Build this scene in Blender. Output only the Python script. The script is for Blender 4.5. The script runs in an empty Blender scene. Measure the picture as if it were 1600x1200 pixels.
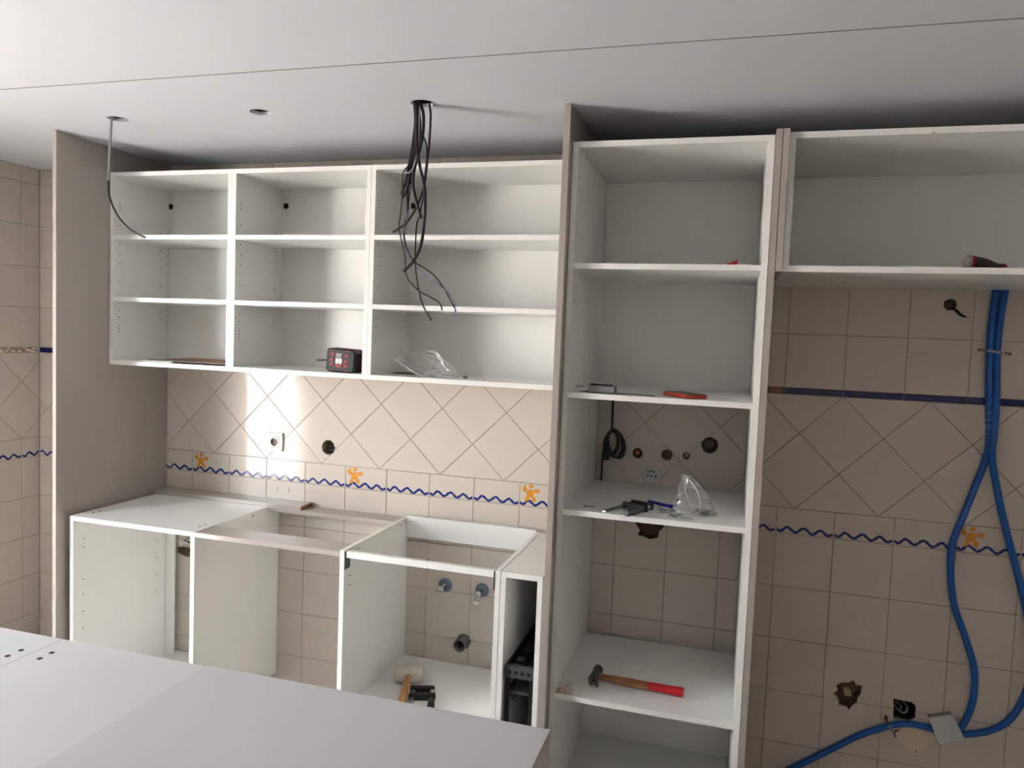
import bpy, bmesh, math, random
from mathutils import Vector, Matrix
from mathutils.geometry import delaunay_2d_cdt
random.seed(7)
SC = bpy.context.scene
COL = SC.collection
PI = math.pi

# ------------------------------------------------------------------ camera
CAM = Vector((2.413, -2.960, 0.695))
YAW, PITCH, ROLL, FPX = -0.2842, -0.0633, 0.0394, 1178.97
_f = Vector((math.sin(YAW)*math.cos(PITCH), math.cos(YAW)*math.cos(PITCH), math.sin(PITCH)))
_r = Vector((math.cos(YAW), -math.sin(YAW), 0)); _u = _r.cross(_f)
CR = _r*math.cos(ROLL) + _u*math.sin(ROLL)
CU = -_r*math.sin(ROLL) + _u*math.cos(ROLL)
cd = bpy.data.cameras.new('camera'); cam = bpy.data.objects.new('camera', cd); COL.objects.link(cam)
cd.sensor_fit = 'HORIZONTAL'; cd.sensor_width = 36.0; cd.lens = FPX*36/1600; cd.clip_start = 0.02
cam.matrix_world = Matrix(((CR.x, CU.x, -_f.x, CAM.x), (CR.y, CU.y, -_f.y, CAM.y), (CR.z, CU.z, -_f.z, CAM.z), (0, 0, 0, 1)))
SC.camera = cam

# ------------------------------------------------------------------ world, daylight, exposure
FLOOR, CEIL = -1.03, 1.422
XL, XR, YF = -0.921, 4.0, -5.0            # tile face of the left wall, right wall, wall behind the camera
DOOR = (-2.60, -1.66, -1.03, 1.18)          # y0 y1 z0 z1 of the balcony door in the left wall
w = bpy.data.worlds.new('daylight'); SC.world = w; w.use_nodes = True
bg = w.node_tree.nodes['Background']
bg.inputs['Color'].default_value = (0.82, 0.92, 1.0, 1); bg.inputs['Strength'].default_value = 6.5
sl = bpy.data.lights.new('sun', 'SUN'); sl.energy = 34.0; sl.angle = .01; sl.color = (.98, .99, 1)
sun = bpy.data.objects.new('sun', sl); COL.objects.link(sun); sun.rotation_euler = Vector((-.60, .30, -.74)).to_track_quat('-Z', 'Y').to_euler()   # high sun over the roof, on the terrace and garden wall outside the door
def portal(name, y0, y1, z0, z1):
    l = bpy.data.lights.new(name, 'AREA'); l.shape = 'RECTANGLE'; l.size = z1-z0; l.size_y = y1-y0
    l.cycles.is_portal = True
    o = bpy.data.objects.new(name, l); COL.objects.link(o)
    o.location = (XL-0.02, (y0+y1)/2, (z0+z1)/2); o.rotation_euler = (0, -PI/2, 0)
portal('door_daylight', *DOOR)
vs = SC.view_settings
SC.display_settings.display_device = 'sRGB'
vs.view_transform = 'Standard'; vs.look = 'None'; vs.gamma = 1.0; vs.use_curve_mapping = False
vs.exposure = 2.1

# ------------------------------------------------------------------ helpers
def ray(px, py): return _f + CR*((px-800)/FPX) - CU*((py-600)/FPX)
def onY(px, py, Y=0.0): d = ray(px, py); return CAM + d*((Y-CAM.y)/d.y)
def onX(px, py, X): d = ray(px, py); return CAM + d*((X-CAM.x)/d.x)
def onZ(px, py, Z): d = ray(px, py); return CAM + d*((Z-CAM.z)/d.z)
def lin(c): return tuple((v/255/12.92 if v/255 <= .04045 else ((v/255+.055)/1.055)**2.4) for v in c) + (1,)

MATS = {}
def mat(name, rgb, rough=.5, metal=0, spec=.5, noise=None, bump=None, coat=0, wood=None):
    """procedural material: base colour, optional mottling noise=(scale, amount), bump=(scale, strength), wood=(rgb2, scale)"""
    if name in MATS: return MATS[name]
    m = bpy.data.materials.new(name); m.use_nodes = True; nt = m.node_tree; b = nt.nodes['Principled BSDF']
    c = lin(rgb); b.inputs['Base Color'].default_value = c
    b.inputs['Roughness'].default_value = rough; b.inputs['Metallic'].default_value = metal
    b.inputs['Specular IOR Level'].default_value = spec; b.inputs['Coat Weight'].default_value = coat
    tc = nt.nodes.new('ShaderNodeTexCoord')
    if noise or wood:
        n = nt.nodes.new('ShaderNodeTexNoise'); mx = nt.nodes.new('ShaderNodeMix'); mx.data_type = 'RGBA'
        if wood:
            mp = nt.nodes.new('ShaderNodeMapping'); mp.inputs['Scale'].default_value = wood[1]
            nt.links.new(tc.outputs['Object'], mp.inputs['Vector']); nt.links.new(mp.outputs['Vector'], n.inputs['Vector'])
            n.inputs['Scale'].default_value = 1; n.inputs['Detail'].default_value = 5
            c2 = lin(wood[0])
        else:
            n.inputs['Scale'].default_value = noise[0]; n.inputs['Detail'].default_value = 4
            nt.links.new(tc.outputs['Object'], n.inputs['Vector'])
            c2 = tuple(v*(1-noise[1]) for v in c[:3]) + (1,)
        rp = nt.nodes.new('ShaderNodeValToRGB'); rp.color_ramp.elements[0].position = .35; rp.color_ramp.elements[1].position = .65
        nt.links.new(n.outputs['Fac'], rp.inputs['Fac']); nt.links.new(rp.outputs['Color'], mx.inputs['Factor'])
        mx.inputs['A'].default_value = c2; mx.inputs['B'].default_value = c
        nt.links.new(mx.outputs['Result'], b.inputs['Base Color'])
    if bump:
        n2 = nt.nodes.new('ShaderNodeTexNoise'); n2.inputs['Scale'].default_value = bump[0]; n2.inputs['Detail'].default_value = 2
        g = nt.nodes.new('ShaderNodeNewGeometry'); nt.links.new(g.outputs['Position'], n2.inputs['Vector'])
        bp = nt.nodes.new('ShaderNodeBump'); bp.inputs['Strength'].default_value = bump[1]; bp.inputs['Distance'].default_value = .01
        nt.links.new(n2.outputs['Fac'], bp.inputs['Height']); nt.links.new(bp.outputs['Normal'], b.inputs['Normal'])
    MATS[name] = m; return m
WHITE = mat('white melamine', (242, 242, 238), .32, spec=.5, bump=(500, .015))
WHITEE = mat('white edge banding', (240, 238, 236), .4)
WHITEI = mat('greyer white melamine', (218, 217, 217), .36, noise=(2.5, .05), bump=(500, .015))  # greyer copy of the white, toned down for the island tops
GREIGE = mat('greige matt panel', (172, 164, 157), .42, bump=(420, .02))
GREIGEG = mat('greige glossy board', (180, 172, 165), .08, spec=.6)
LILAC = mat('pale grey panel', (207, 206, 209), .36, noise=(3, .02))
TILE = mat('glazed cream tile', (214, 204, 194), .07, spec=.22, noise=(4, .03), bump=(11, .05))
GROUT = mat('grey brown grout', (164, 146, 132), .9, noise=(60, .15))
BLUEG = mat('cobalt glaze', (28, 48, 122), .12)
ORANGEG = mat('orange glaze', (238, 160, 52), .15, noise=(60, .25))
STRIPB = mat('dark blue border glaze', (22, 30, 96), .12)
BROWNG = mat('brown border glaze', (120, 70, 45), .2)
PLASTER = mat('rough plaster', (150, 132, 116), .95, noise=(40, .4), bump=(60, .5))
BRICK = mat('broken brick', (128, 102, 86), .95, noise=(50, .45), bump=(70, .8))
CEILM = mat('ceiling paint', (219, 221, 225), .75, noise=(1.5, .02))
GAPM = mat('joint tape grey', (112, 108, 106), .9)
VOID = mat('dark ceiling void', (40, 38, 36), .95)
WALLP = mat('plain wall paint', (232, 226, 218), .8)
FLOORM = mat('pale floor tile', (216, 204, 192), .35, noise=(3, .15))
BLACKP = mat('black plastic', (13, 13, 14), .45)
GREYP = mat('dark grey plastic', (74, 76, 80), .45)
BLACKC = mat('black cable sheath', (17, 17, 19), .45)
GREYC = mat('grey cable sheath', (150, 150, 150), .3)
PINKC = mat('pink brown wire', (120, 84, 80), .5)
BLUEC = mat('blue grey wire', (96, 108, 150), .45)
HOSE = mat('blue conduit', (16, 92, 178), .38)
STEEL = mat('zinc steel', (176, 178, 180), .28, metal=1)
DSTEEL = mat('dark forged steel', (112, 108, 104), .45, metal=.6, noise=(80, .4))
CHROME = mat('chrome', (214, 216, 220), .12, metal=1)
RED = mat('red lacquer', (190, 22, 34), .35)
REDP = mat('red plastic', (150, 20, 34), .4)
PHONER = mat('coral red phone frame', (172, 62, 44), .3)
GLASSD = mat('grey glass', (66, 72, 70), .35)
WOOD = mat('hammer hickory', (186, 128, 78), .5, wood=((128, 80, 44), (6, 60, 60)))
WOODL = mat('mallet ash', (200, 150, 92), .55, wood=((158, 106, 58), (60, 6, 60)))
RUBBER = mat('dirty white rubber', (214, 204, 190), .7, noise=(18, .18))
CHIP = mat('raw chipboard', (168, 124, 82), .9, noise=(160, .4))
CARD = mat('brown hardboard', (150, 112, 88), .7, noise=(90, .12))
PAPER = mat('white paper', (232, 230, 226), .7)
PVCW = mat('white pvc', (236, 236, 232), .35)
PVCG = mat('grey pvc', (96, 92, 92), .45)
CREAM = mat('cream pipe', (220, 200, 160), .5)
COPPER = mat('copper pipe', (200, 130, 80), .35, metal=.8)
BRASS = mat('old brass', (120, 96, 54), .5, metal=.6, noise=(90, .4))
ROSE = mat('blue grey rosette', (112, 128, 144), .3, metal=.5)
CREAMT = mat('cream cover plate', (222, 206, 186), .35)
BOXW = mat('pale grey box', (204, 212, 210), .45)
PENB = mat('blue pen plastic', (24, 40, 170), .3)
HOLE = mat('drill hole', (36, 34, 32), .9)
PENCIL = mat('pencil line', (92, 86, 86), .9)
GREENI = mat('green ink', (60, 120, 88), .8)
OFFWHITE = mat('white adhesive residue and whitish marks', (236, 226, 214), .8)
DUST = mat('sawdust', (176, 128, 82), 1)
TAPE = mat('white print', (206, 224, 236), .5)
def filmmat():
    m = bpy.data.materials.new('clear polythene'); m.use_nodes = True; nt = m.node_tree; N = nt.nodes; L = nt.links
    for n in list(N): N.remove(n)
    out = N.new('ShaderNodeOutputMaterial'); tr = N.new('ShaderNodeBsdfTransparent'); gl = N.new('ShaderNodeBsdfGlossy'); df = N.new('ShaderNodeBsdfTranslucent')
    d2 = N.new('ShaderNodeBsdfDiffuse'); d2.inputs['Color'].default_value = (.9, .9, .9, 1)
    gl.inputs['Roughness'].default_value = .12; gl.inputs['Color'].default_value = (1, 1, 1, 1); df.inputs['Color'].default_value = (.9, .9, .9, 1)
    fr = N.new('ShaderNodeFresnel'); fr.inputs['IOR'].default_value = 1.5
    a = N.new('ShaderNodeMixShader'); b = N.new('ShaderNodeMixShader'); c = N.new('ShaderNodeMixShader')
    b.inputs[0].default_value = .5; L.new(df.outputs[0], b.inputs[1]); L.new(d2.outputs[0], b.inputs[2])
    a.inputs[0].default_value = .09; L.new(tr.outputs[0], a.inputs[1]); L.new(b.outputs[0], a.inputs[2])
    L.new(fr.outputs[0], c.inputs[0]); L.new(a.outputs[0], c.inputs[1]); L.new(gl.outputs[0], c.inputs[2])
    L.new(c.outputs[0], out.inputs[0]); return m
FILM = filmmat()

class MB:
    """collects geometry for one mesh"""
    def __init__(s): s.v = []; s.f = []; s.sm = []
    def add(s, vs, fs, smooth=False):
        n = len(s.v); s.v += [tuple(v) for v in vs]
        for f in fs: s.f.append(tuple(i+n for i in f)); s.sm.append(smooth)
        return s
    def box(s, x0, x1, y0, y1, z0, z1, M=None):
        vs = [Vector((x, y, z)) for x in (x0, x1) for y in (y0, y1) for z in (z0, z1)]
        if M: vs = [M @ v for v in vs]
        return s.add(vs, [(0,1,3,2),(4,6,7,5),(0,4,5,1),(2,3,7,6),(0,2,6,4),(1,5,7,3)])
    def rbox(s, x0, x1, y0, y1, z0, z1, r, M=None, seg=4, axis=2):
        """box with rounded vertical edges (axis 2) and small chamfered rims"""
        pts = []
        a0, a1, b0, b1, c0, c1 = [(x0,x1,y0,y1,z0,z1), (x0,x1,z0,z1,y0,y1), (y0,y1,z0,z1,x0,x1)][{2:0,1:1,0:2}[axis]]
        for cx, cy, st in ((a1-r,b1-r,0),(a0+r,b1-r,1),(a0+r,b0+r,2),(a1-r,b0+r,3)):
            for k in range(seg+1):
                t = (st+k/seg)*PI/2; pts.append((cx+r*math.cos(t), cy+r*math.sin(t)))
        n = len(pts); mx = (a0+a1)/2; my = (b0+b1)/2; ch = min(r*.3, (c1-c0)*.2)
        rings = []
        for c, k in ((c0, 1), (c0+ch, 0), (c1-ch, 0), (c1, 1)):
            ring = []
            for (p, q) in pts:
                if k: p = mx+(p-mx)*(1-ch*2/(a1-a0)); q = my+(q-my)*(1-ch*2/(b1-b0))
                v = {2: (p, q, c), 1: (p, c, q), 0: (c, p, q)}[axis]
                ring.append(M @ Vector(v) if M else Vector(v))
            rings.append(ring)
        vs = [v for rg in rings for v in rg]; fs = []
        for k in range(3):
            for i in range(n): j = (i+1) % n; fs.append((k*n+i, k*n+j, (k+1)*n+j, (k+1)*n+i))
        fs.append(tuple(reversed(range(n)))); fs.append(tuple(range(3*n, 4*n)))
        return s.add(vs, fs)
    def lathe(s, prof, p0, axis, seg=20, smooth=True, capa=True, capb=True):
        """prof = [(distance along axis, radius)]"""
        ax = Vector(axis).normalized(); p0 = Vector(p0)
        a = ax.orthogonal().normalized(); b = ax.cross(a); vs = []; fs = []
        for d, r in prof:
            for k in range(seg):
                t = 2*PI*k/seg; vs.append(p0+ax*d+(a*math.cos(t)+b*math.sin(t))*r)
        for i in range(len(prof)-1):
            for k in range(seg):
                j = (k+1) % seg; fs.append((i*seg+k, i*seg+j, (i+1)*seg+j, (i+1)*seg+k))
        s.add(vs, fs, smooth)
        if capa: s.add(vs[:seg], [tuple(reversed(range(seg)))])
        if capb: s.add(vs[-seg:], [tuple(range(seg))])
        return s
    def tube(s, pts, r, seg=8, sub=6, cap=True, flat=1.0):
        """smooth tube through points; r a number or list"""
        P = [Vector(p) for p in pts]; R = r if isinstance(r, (list, tuple)) else [r]*len(P)
        Q = []; RR = []
        for i in range(len(P)-1):
            p0 = P[max(i-1, 0)]; p1 = P[i]; p2 = P[i+1]; p3 = P[min(i+2, len(P)-1)]
            for k in range(sub):
                t = k/sub
                Q.append(.5*((2*p1)+(p2-p0)*t+(2*p0-5*p1+4*p2-p3)*t*t+(3*p1-p0-3*p2+p3)*t**3)); RR.append(R[i]*(1-t)+R[i+1]*t)
        Q.append(P[-1]); RR.append(R[-1])
        vs = []; fs = []; a = None
        for i, q in enumerate(Q):
            d = (Q[min(i+1, len(Q)-1)]-Q[max(i-1, 0)])
            if d.length < 1e-9: d = Vector((0, 0, 1))
            d.normalize()
            a = (d.orthogonal() if a is None else a-d*a.dot(d)).normalized(); b = d.cross(a)
            for k in range(seg):
                t = 2*PI*k/seg; vs.append(q+(a*math.cos(t)+b*math.sin(t)*flat)*RR[i])
        for i in range(len(Q)-1):
            for k in range(seg):
                j = (k+1) % seg; fs.append((i*seg+k, i*seg+j, (i+1)*seg+j, (i+1)*seg+k))
        s.add(vs, fs, True)
        if cap: s.add(vs[:seg], [tuple(reversed(range(seg)))]); s.add(vs[-seg:], [tuple(range(seg))])
        return s
    def build(s, name, m, parent=None, loc=None):
        """mesh coordinates are world coordinates; origin at loc (top level) or at the parent's base"""
        o0 = Vector(parent['_b']) if parent is not None and '_b' in parent else Vector((0, 0, 0))
        if parent is None and loc is not None: o0 = Vector(loc)
        me = bpy.data.meshes.new(name); me.from_pydata([Vector(v)-o0 for v in s.v], [], s.f); me.validate(); me.update()
        if any(s.sm) and len(me.polygons) == len(s.sm): me.polygons.foreach_set('use_smooth', s.sm)
        bm = bmesh.new(); bm.from_mesh(me); bmesh.ops.recalc_face_normals(bm, faces=bm.faces); bm.to_mesh(me); bm.free()
        me.materials.append(m)
        o = bpy.data.objects.new(name, me); COL.objects.link(o); BASE[o.name] = o0
        if parent is not None: o.parent = parent
        else: o.location = o0
        return o
BASE = {}
def tag(o, label=None, cat=None, group=None, kind=None):
    if label: o['label'] = label
    if cat: o['category'] = cat
    if group: o['group'] = group
    if kind: o['kind'] = kind
    return o
def thing(name, label, cat, loc, group=None):
    o = bpy.data.objects.new(name, None); COL.objects.link(o); o.location = loc; o.empty_display_size = .05
    BASE[o.name] = Vector(loc); return tag(o, label, cat, group)
def build(mb, name, m, parent=None, loc=None):
    if parent is not None:
        o0 = BASE[parent.name]
        o = MB.build(mb, name, m, None, o0); o.parent = parent; o.location = (0, 0, 0); BASE[o.name] = o0; return o
    return MB.build(mb, name, m, None, loc if loc is not None else (0, 0, 0))
def box(name, m, parent, *b, loc=None): return build(MB().box(*b), name, m, parent, loc)
def struct(o): o['kind'] = 'structure'; return o

def inpoly(p, poly):
    x, y = p; c = False; n = len(poly)
    for i in range(n):
        x1, y1 = poly[i]; x2, y2 = poly[i-1]
        if (y1 > y) != (y2 > y) and x < (x2-x1)*(y-y1)/(y2-y1)+x1: c = not c
    return c
def plate(outer, holes, fn, d0, d1):
    """flat slab with holes: 2d polygons, fn(u, v, depth) -> point; d0 face, d1 back"""
    vs = []; es = []
    for lp in [outer]+holes:
        n = len(vs); vs += [Vector(p) for p in lp]; es += [(n+i, n+(i+1) % len(lp)) for i in range(len(lp))]
    r = delaunay_2d_cdt(vs, es, [], 0, 1e-6); V, T = r[0], r[2]; keep = []
    for t in T:
        c = sum((V[i] for i in t), Vector((0, 0)))/3
        if inpoly(c, outer) and not any(inpoly(c, h) for h in holes): keep.append(tuple(t))
    cnt = {}
    for t in keep:
        for i in range(3):
            e = (t[i], t[(i+1) % 3]); k = tuple(sorted(e)); cnt.setdefault(k, []).append(e)
    n = len(V); mb = MB()
    fs = [t for t in keep]+[tuple(i+n for i in reversed(t)) for t in keep]
    for k, l in cnt.items():
        if len(l) == 1: a, b = l[0]; fs.append((a, a+n, b+n, b))
    used = sorted({i for f in fs for i in f}); mp = {u: i for i, u in enumerate(used)}
    pts = [fn(v.x, v.y, d0) for v in V]+[fn(v.x, v.y, d1) for v in V]
    return mb.add([pts[u] for u in used], [tuple(mp[i] for i in f) for f in fs])
def circle(cx, cy, r, n=16, jit=0, sx=1): return [(cx+sx*r*(1+random.uniform(-jit, jit))*math.cos(2*PI*k/n), cy+r*(1+random.uniform(-jit, jit))*math.sin(2*PI*k/n)) for k in range(n)]
def clip(poly, a, b, c):
    """keep a*x+b*y<=c"""
    out = []
    for i in range(len(poly)):
        p, q = poly[i-1], poly[i]; dp = a*p[0]+b*p[1]-c; dq = a*q[0]+b*q[1]-c
        if (dp <= 0) != (dq <= 0): t = dp/(dp-dq); out.append((p[0]+(q[0]-p[0])*t, p[1]+(q[1]-p[1])*t))
        if dq <= 0: out.append(q)
    return out
def inset(poly, d):
    n = len(poly); ar = sum(poly[i-1][0]*poly[i][1]-poly[i][0]*poly[i-1][1] for i in range(n))
    if ar < 0: poly = poly[::-1]
    res = [p for p in poly]
    for i in range(n):
        p, q = poly[i-1], poly[i]; ex, ey = q[0]-p[0], q[1]-p[1]; l = math.hypot(ex, ey)
        if l < 1e-6: continue
        nx, ny = ey/l, -ex/l; res = clip(res, nx, ny, nx*p[0]+ny*p[1]-d)
        if len(res) < 3: return []
    out = []
    for i, p in enumerate(res):
        if math.hypot(p[0]-res[i-1][0], p[1]-res[i-1][1]) > 1e-5: out.append(p)
    return out

# ------------------------------------------------------------------ holes knocked through the tiled wall
def wl(px, py): p = onY(px, py, 0); return p.x, p.z
def pxpoly(pts): return [wl(*p) for p in pts]
HOLES = {}
c = wl(513, 699); HOLES['socket'] = circle(c[0], c[1], .034, 10, .05)
c = wl(996, 708); HOLES['copper'] = circle(c[0], c[1], .020, 14, .04)
c = wl(1042, 711); HOLES['brass'] = circle(c[0], c[1], .021, 12, .06)
c = wl(1072, 712); HOLES['small'] = circle(c[0], c[1], .0145, 9, .12)
c = wl(1109, 696); HOLES['drain'] = circle(c[0], c[1], .032, 9, .06)
c = wl(1485, 476); HOLES['lamp'] = circle(c[0], c[1], .021, 10, .06)
HOLES['ragged'] = pxpoly([(991,815),(1040,815),(1037,824),(1030,830),(1028,840),(1015,843),(1005,838),(996,836),(1000,829)])
HOLES['star'] = pxpoly([(1301,1084),(1309,1078),(1306,1071),(1316,1066),(1325,1067),(1333,1063),(1338,1070),(1347,1072),(1345,1084),(1340,1090),(1339,1098),(1332,1102),(1327,1109),(1322,1103),(1311,1102),(1310,1092)])
HOLES['box'] = pxpoly([(1396,1091),(1406,1094),(1424,1097),(1431,1103),(1430,1122),(1420,1126),(1396,1123)])
HOLES['rail'] = circle(*wl(669, 882), .022, 9, .1)
HOLES['valve'] = [(-.085, -.40), (-.03, -.415), (.04, -.405), (.10, -.415), (.13, -.40), (.12, -.24), (.03, -.23), (-.07, -.24)]
HL = list(HOLES.values())

# ------------------------------------------------------------------ the tiled walls
G = .0010                                   # half a joint
TZ = [(-1.03, -1.0), (-1.0, -.8), (-.8, -.6), (-.6, -.4), (-.4, -.2), (-.2, 0), ('band', 0, .097), ('dia', .097, .5216), ('strip', .5216, .5463), (.5463, .744), (.744, .942), (.942, 1.142), (1.142, 1.344), (1.344, 1.422)]
TCACHE = {}
def tile_mesh(poly, holes, fn, key, m):
    """one bevelled tile face up to its joint; fn(u, v, depth)"""
    if key in TCACHE: return TCACHE[key]
    p0 = inset(poly, G); p1 = inset(poly, G+.0012)
    if len(p0) < 3 or len(p1) != len(p0): p1 = p0
    if holes:
        mb = plate(p0, holes, fn, 0, .007)
    else:
        mb = MB(); n = len(p0)
        # order both loops from the same corner
        st = min(range(n), key=lambda i: (p1[i][0]-p0[0][0])**2+(p1[i][1]-p0[0][1])**2); p1 = p1[st:]+p1[:st]
        vs = [fn(u, v, 0) for u, v in p1]+[fn(u, v, .0012) for u, v in p0]+[fn(u, v, .007) for u, v in p0]
        fs = [tuple(range(n))]
        for k in (0, 1):
            for i in range(n): j = (i+1) % n; fs.append((k*n+i, k*n+j, (k+1)*n+j, (k+1)*n+i))
        mb.add(vs, fs)
    me = bpy.data.meshes.new('tile'); me.from_pydata(mb.v, [], mb.f); me.update()
    bm = bmesh.new(); bm.from_mesh(me); bmesh.ops.recalc_face_normals(bm, faces=bm.faces); bm.to_mesh(me); bm.free()
    me.materials.append(m); TCACHE[key] = me; return me
def wave_poly():
    ctrl = [(0, .0165), (.015, .0075), (.038, .0255), (.068, .0075), (.097, .0262), (.127, .0065), (.155, .0245), (.18, .0075), (.2, .0145)]
    pts = []
    for i in range(len(ctrl)-1):
        (x0, y0), (x1, y1) = ctrl[i], ctrl[i+1]
        for k in range(5):
            t = k/5; s = (1-math.cos(PI*t))/2*.85+t*.15; pts.append((x0+(x1-x0)*t, y0+(y1-y0)*s))
    pts.append(ctrl[-1]); return pts
WAVE = wave_poly()
def ellipse(cx, cy, a, b, rot=0, n=14):
    return [(cx+a*math.cos(2*PI*k/n)*math.cos(rot)-b*math.sin(2*PI*k/n)*math.sin(rot), cy+a*math.cos(2*PI*k/n)*math.sin(rot)+b*math.sin(2*PI*k/n)*math.cos(rot)) for k in range(n)]
FLOWER = [ellipse(.045, .056, .0170, .0165), ellipse(.047, .0850, .0105, .0085, .2), ellipse(.0195, .071, .0120, .0092, 2.4), ellipse(.0730, .067, .0128, .0092, .15), ellipse(.032, .033, .0088, .0130, -.35), ellipse(.060, .033, .0088, .0130, .45), ellipse(.022, .086, .0050, .0045)]
def rect(u0, u1, v0, v1): return [(u0, v0), (u1, v0), (u1, v1), (u0, v1)]
def put(parent, name, poly, fn, key, m, holes=[]):
    """tile object with its origin at the polygon's centre; the mesh is shared through key"""
    cu = sum(p[0] for p in poly)/len(poly); cv = sum(p[1] for p in poly)/len(poly)
    hs = [[(u-cu, v-cv) for u, v in h] for h in holes]
    me = tile_mesh([(u-cu, v-cv) for u, v in poly], hs, lambda u, v, d: fn(u, v, d)-fn(0, 0, 0), key, m)
    o = bpy.data.objects.new(name, me); COL.objects.link(o); o.parent = parent; o.location = fn(cu, cv, 0)
    BASE[o.name] = o.location.copy()
    if not holes:
        ax = fn(0, 1, 0)-fn(0, 0, 0); ay = fn(1, 0, 0)-fn(0, 0, 0)
        o.rotation_euler = (Matrix.Rotation(random.gauss(0, .0014), 3, ax) @ Matrix.Rotation(random.gauss(0, .0014), 3, ay)).to_euler()
    return o
def touching(poly, holes):
    a = [min(p[0] for p in poly), max(p[0] for p in poly), min(p[1] for p in poly), max(p[1] for p in poly)]
    r = []
    for h in holes:
        if max(p[0] for p in h) > a[0] and min(p[0] for p in h) < a[1] and max(p[1] for p in h) > a[2] and min(p[1] for p in h) < a[3]: r.append(h)
    return r
def tile_wall(parent, wid, fn, u0, u1, ulines, du, holes, hidden, strip_ok, flowers):
    lim = lambda P: clip(clip(P, 1, 0, u1), -1, 0, -u0)
    k_ = [0]
    def emit(name, P, kind, m=TILE):
        P = lim(P)
        if len(P) < 3: return None
        us = [p[0] for p in P]; vs_ = [p[1] for p in P]
        if max(us)-min(us) < .006 or hidden(min(us), max(us), min(vs_), max(vs_)): return None
        hs = touching(P, holes)
        key = (wid, kind, round(max(us)-min(us), 4), round(max(vs_)-min(vs_), 4), len(P))
        if hs or (kind[0] in 'dt' and (min(us) < u0+.001 or max(us) > u1-.001)): k_[0] += 1; key = (wid, 'own', k_[0])
        return put(parent, name, P, fn, key, m, hs)
    cols = list(zip(ulines[:-1], ulines[1:]))
    for row in TZ:
        if row[0] == 'dia':
            h = .4243/3; z0 = row[1]; n0 = int((u0-du)/(2*h))-1; n1 = int((u1-du)/(2*h))+2
            for n in range(n0, n1):
                a = du+n*2*h
                emit('diamond_tile', [(a, z0), (a+h, z0+h), (a, z0+2*h), (a-h, z0+h)], 'd')
                b = a+h
                emit('diamond_tile', [(b, z0+h), (b+h, z0+2*h), (b, z0+3*h), (b-h, z0+2*h)], 'd')
                emit('half_tile', [(b-h, z0), (b+h, z0), (b, z0+h)], 'tb')
                emit('half_tile', [(a-h, z0+3*h), (a, z0+2*h), (a+h, z0+3*h)], 'tt')
            continue
        nm, z0, z1 = row if len(row) == 3 else ('tile', *row)
        for (a, b) in cols:
            if nm == 'strip':
                if strip_ok(a, b): emit('border_tile', rect(a, b, z0, z1), 's', STRIPB)
                continue
            o = emit('band_tile' if nm == 'band' else 'wall_tile', rect(a, b, z0, z1), nm[0])
            if nm == 'band' and o is not None:
                a_, b_ = max(a, u0), min(b, u1); s = b-.2 if a > u0-1e-6 and b-a < .199 and a < u0+.1 else a
                mb = MB(); L = [(s+x, z) for x, z in WAVE if a_+.0025 < s+x < b_-.0025]
                if len(L) > 2:
                    vs = []
                    for i, (x, z) in enumerate(L):
                        p, q = L[max(i-1, 0)], L[min(i+1, len(L)-1)]; dx, dz = q[0]-p[0], q[1]-p[1]; l = math.hypot(dx, dz)
                        w_ = .0048+.0009*math.sin(i*2.1+a*30); vs += [fn(x-dz/l*w_, z+dx/l*w_, -.0004), fn(x+dz/l*w_, z-dx/l*w_, -.0004)]
                    mb.add(vs, [(2*i, 2*i+1, 2*i+3, 2*i+2) for i in range(len(L)-1)])
                    build(mb, 'painted_wave', BLUEG, o)
                if round(a/.2, 3) in flowers:
                    mb = MB()
                    for e in FLOWER: mb.add([fn(a+x, z, -.0005) for x, z in e], [tuple(range(len(e)))])
                    tag(build(mb, 'painted_flower', ORANGEG, o), 'orange painted flower motif')
def hid(u0, u1, v0, v1):
    return (v0 > .56 and v1 < 1.3 and u0 > -.15 and u1 < 2.5) or (u0 > 2.53 and v0 > .94 and v1 < 1.33)
wall_back = struct(build(plate(rect(XL-.12, XR+.12, FLOOR-.1, CEIL+.15), HL, lambda u, v, d: Vector((u, d, v)), .0022, .1), 'wall_back', GROUT))
tile_wall(wall_back, 'b', lambda u, v, d: Vector((u, d, v)), XL, XR, [XL]+[-.8+.2*k for k in range(24)]+[XR], .1153, HL, hid, lambda a, b: True, {0, 4, 8, 12, 16})
# cavities behind the holes
def cavity(key, depth, m, grow=1.0):
    h = HOLES[key]; cx = sum(p[0] for p in h)/len(h); cz = sum(p[1] for p in h)/len(h); n = len(h); mb = MB(); vs = []
    for d, s in ((.0065, 1.0), (depth*.5, .96), (depth, .9)):
        for (u, v) in h: j = random.uniform(-.004, .004) if d > .01 else 0; vs.append((cx+(u-cx)*s+j, d, cz+(v-cz)*s+j))
    fs = [(k*n+i, k*n+(i+1) % n, (k+1)*n+(i+1) % n, (k+1)*n+i) for k in (0, 1) for i in range(n)]+[tuple(range(2*n, 3*n))]
    mb.add(vs, fs); o = build(mb, 'wall_cavity', m, wall_back); return (cx, cz), o
BASE['wall_back'] = Vector((0, 0, 0))
cav = {}
for k_, d_, m_ in (('socket', .05, PLASTER), ('copper', .04, BRICK), ('brass', .05, BRICK), ('small', .04, BRICK), ('drain', .05, PLASTER), ('lamp', .05, PLASTER), ('ragged', .05, BRICK), ('star', .035, BRICK), ('box', .05, VOID), ('rail', .05, VOID), ('valve', .022, OFFWHITE)):
    cav[k_] = cavity(k_, d_, m_)[0]
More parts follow.
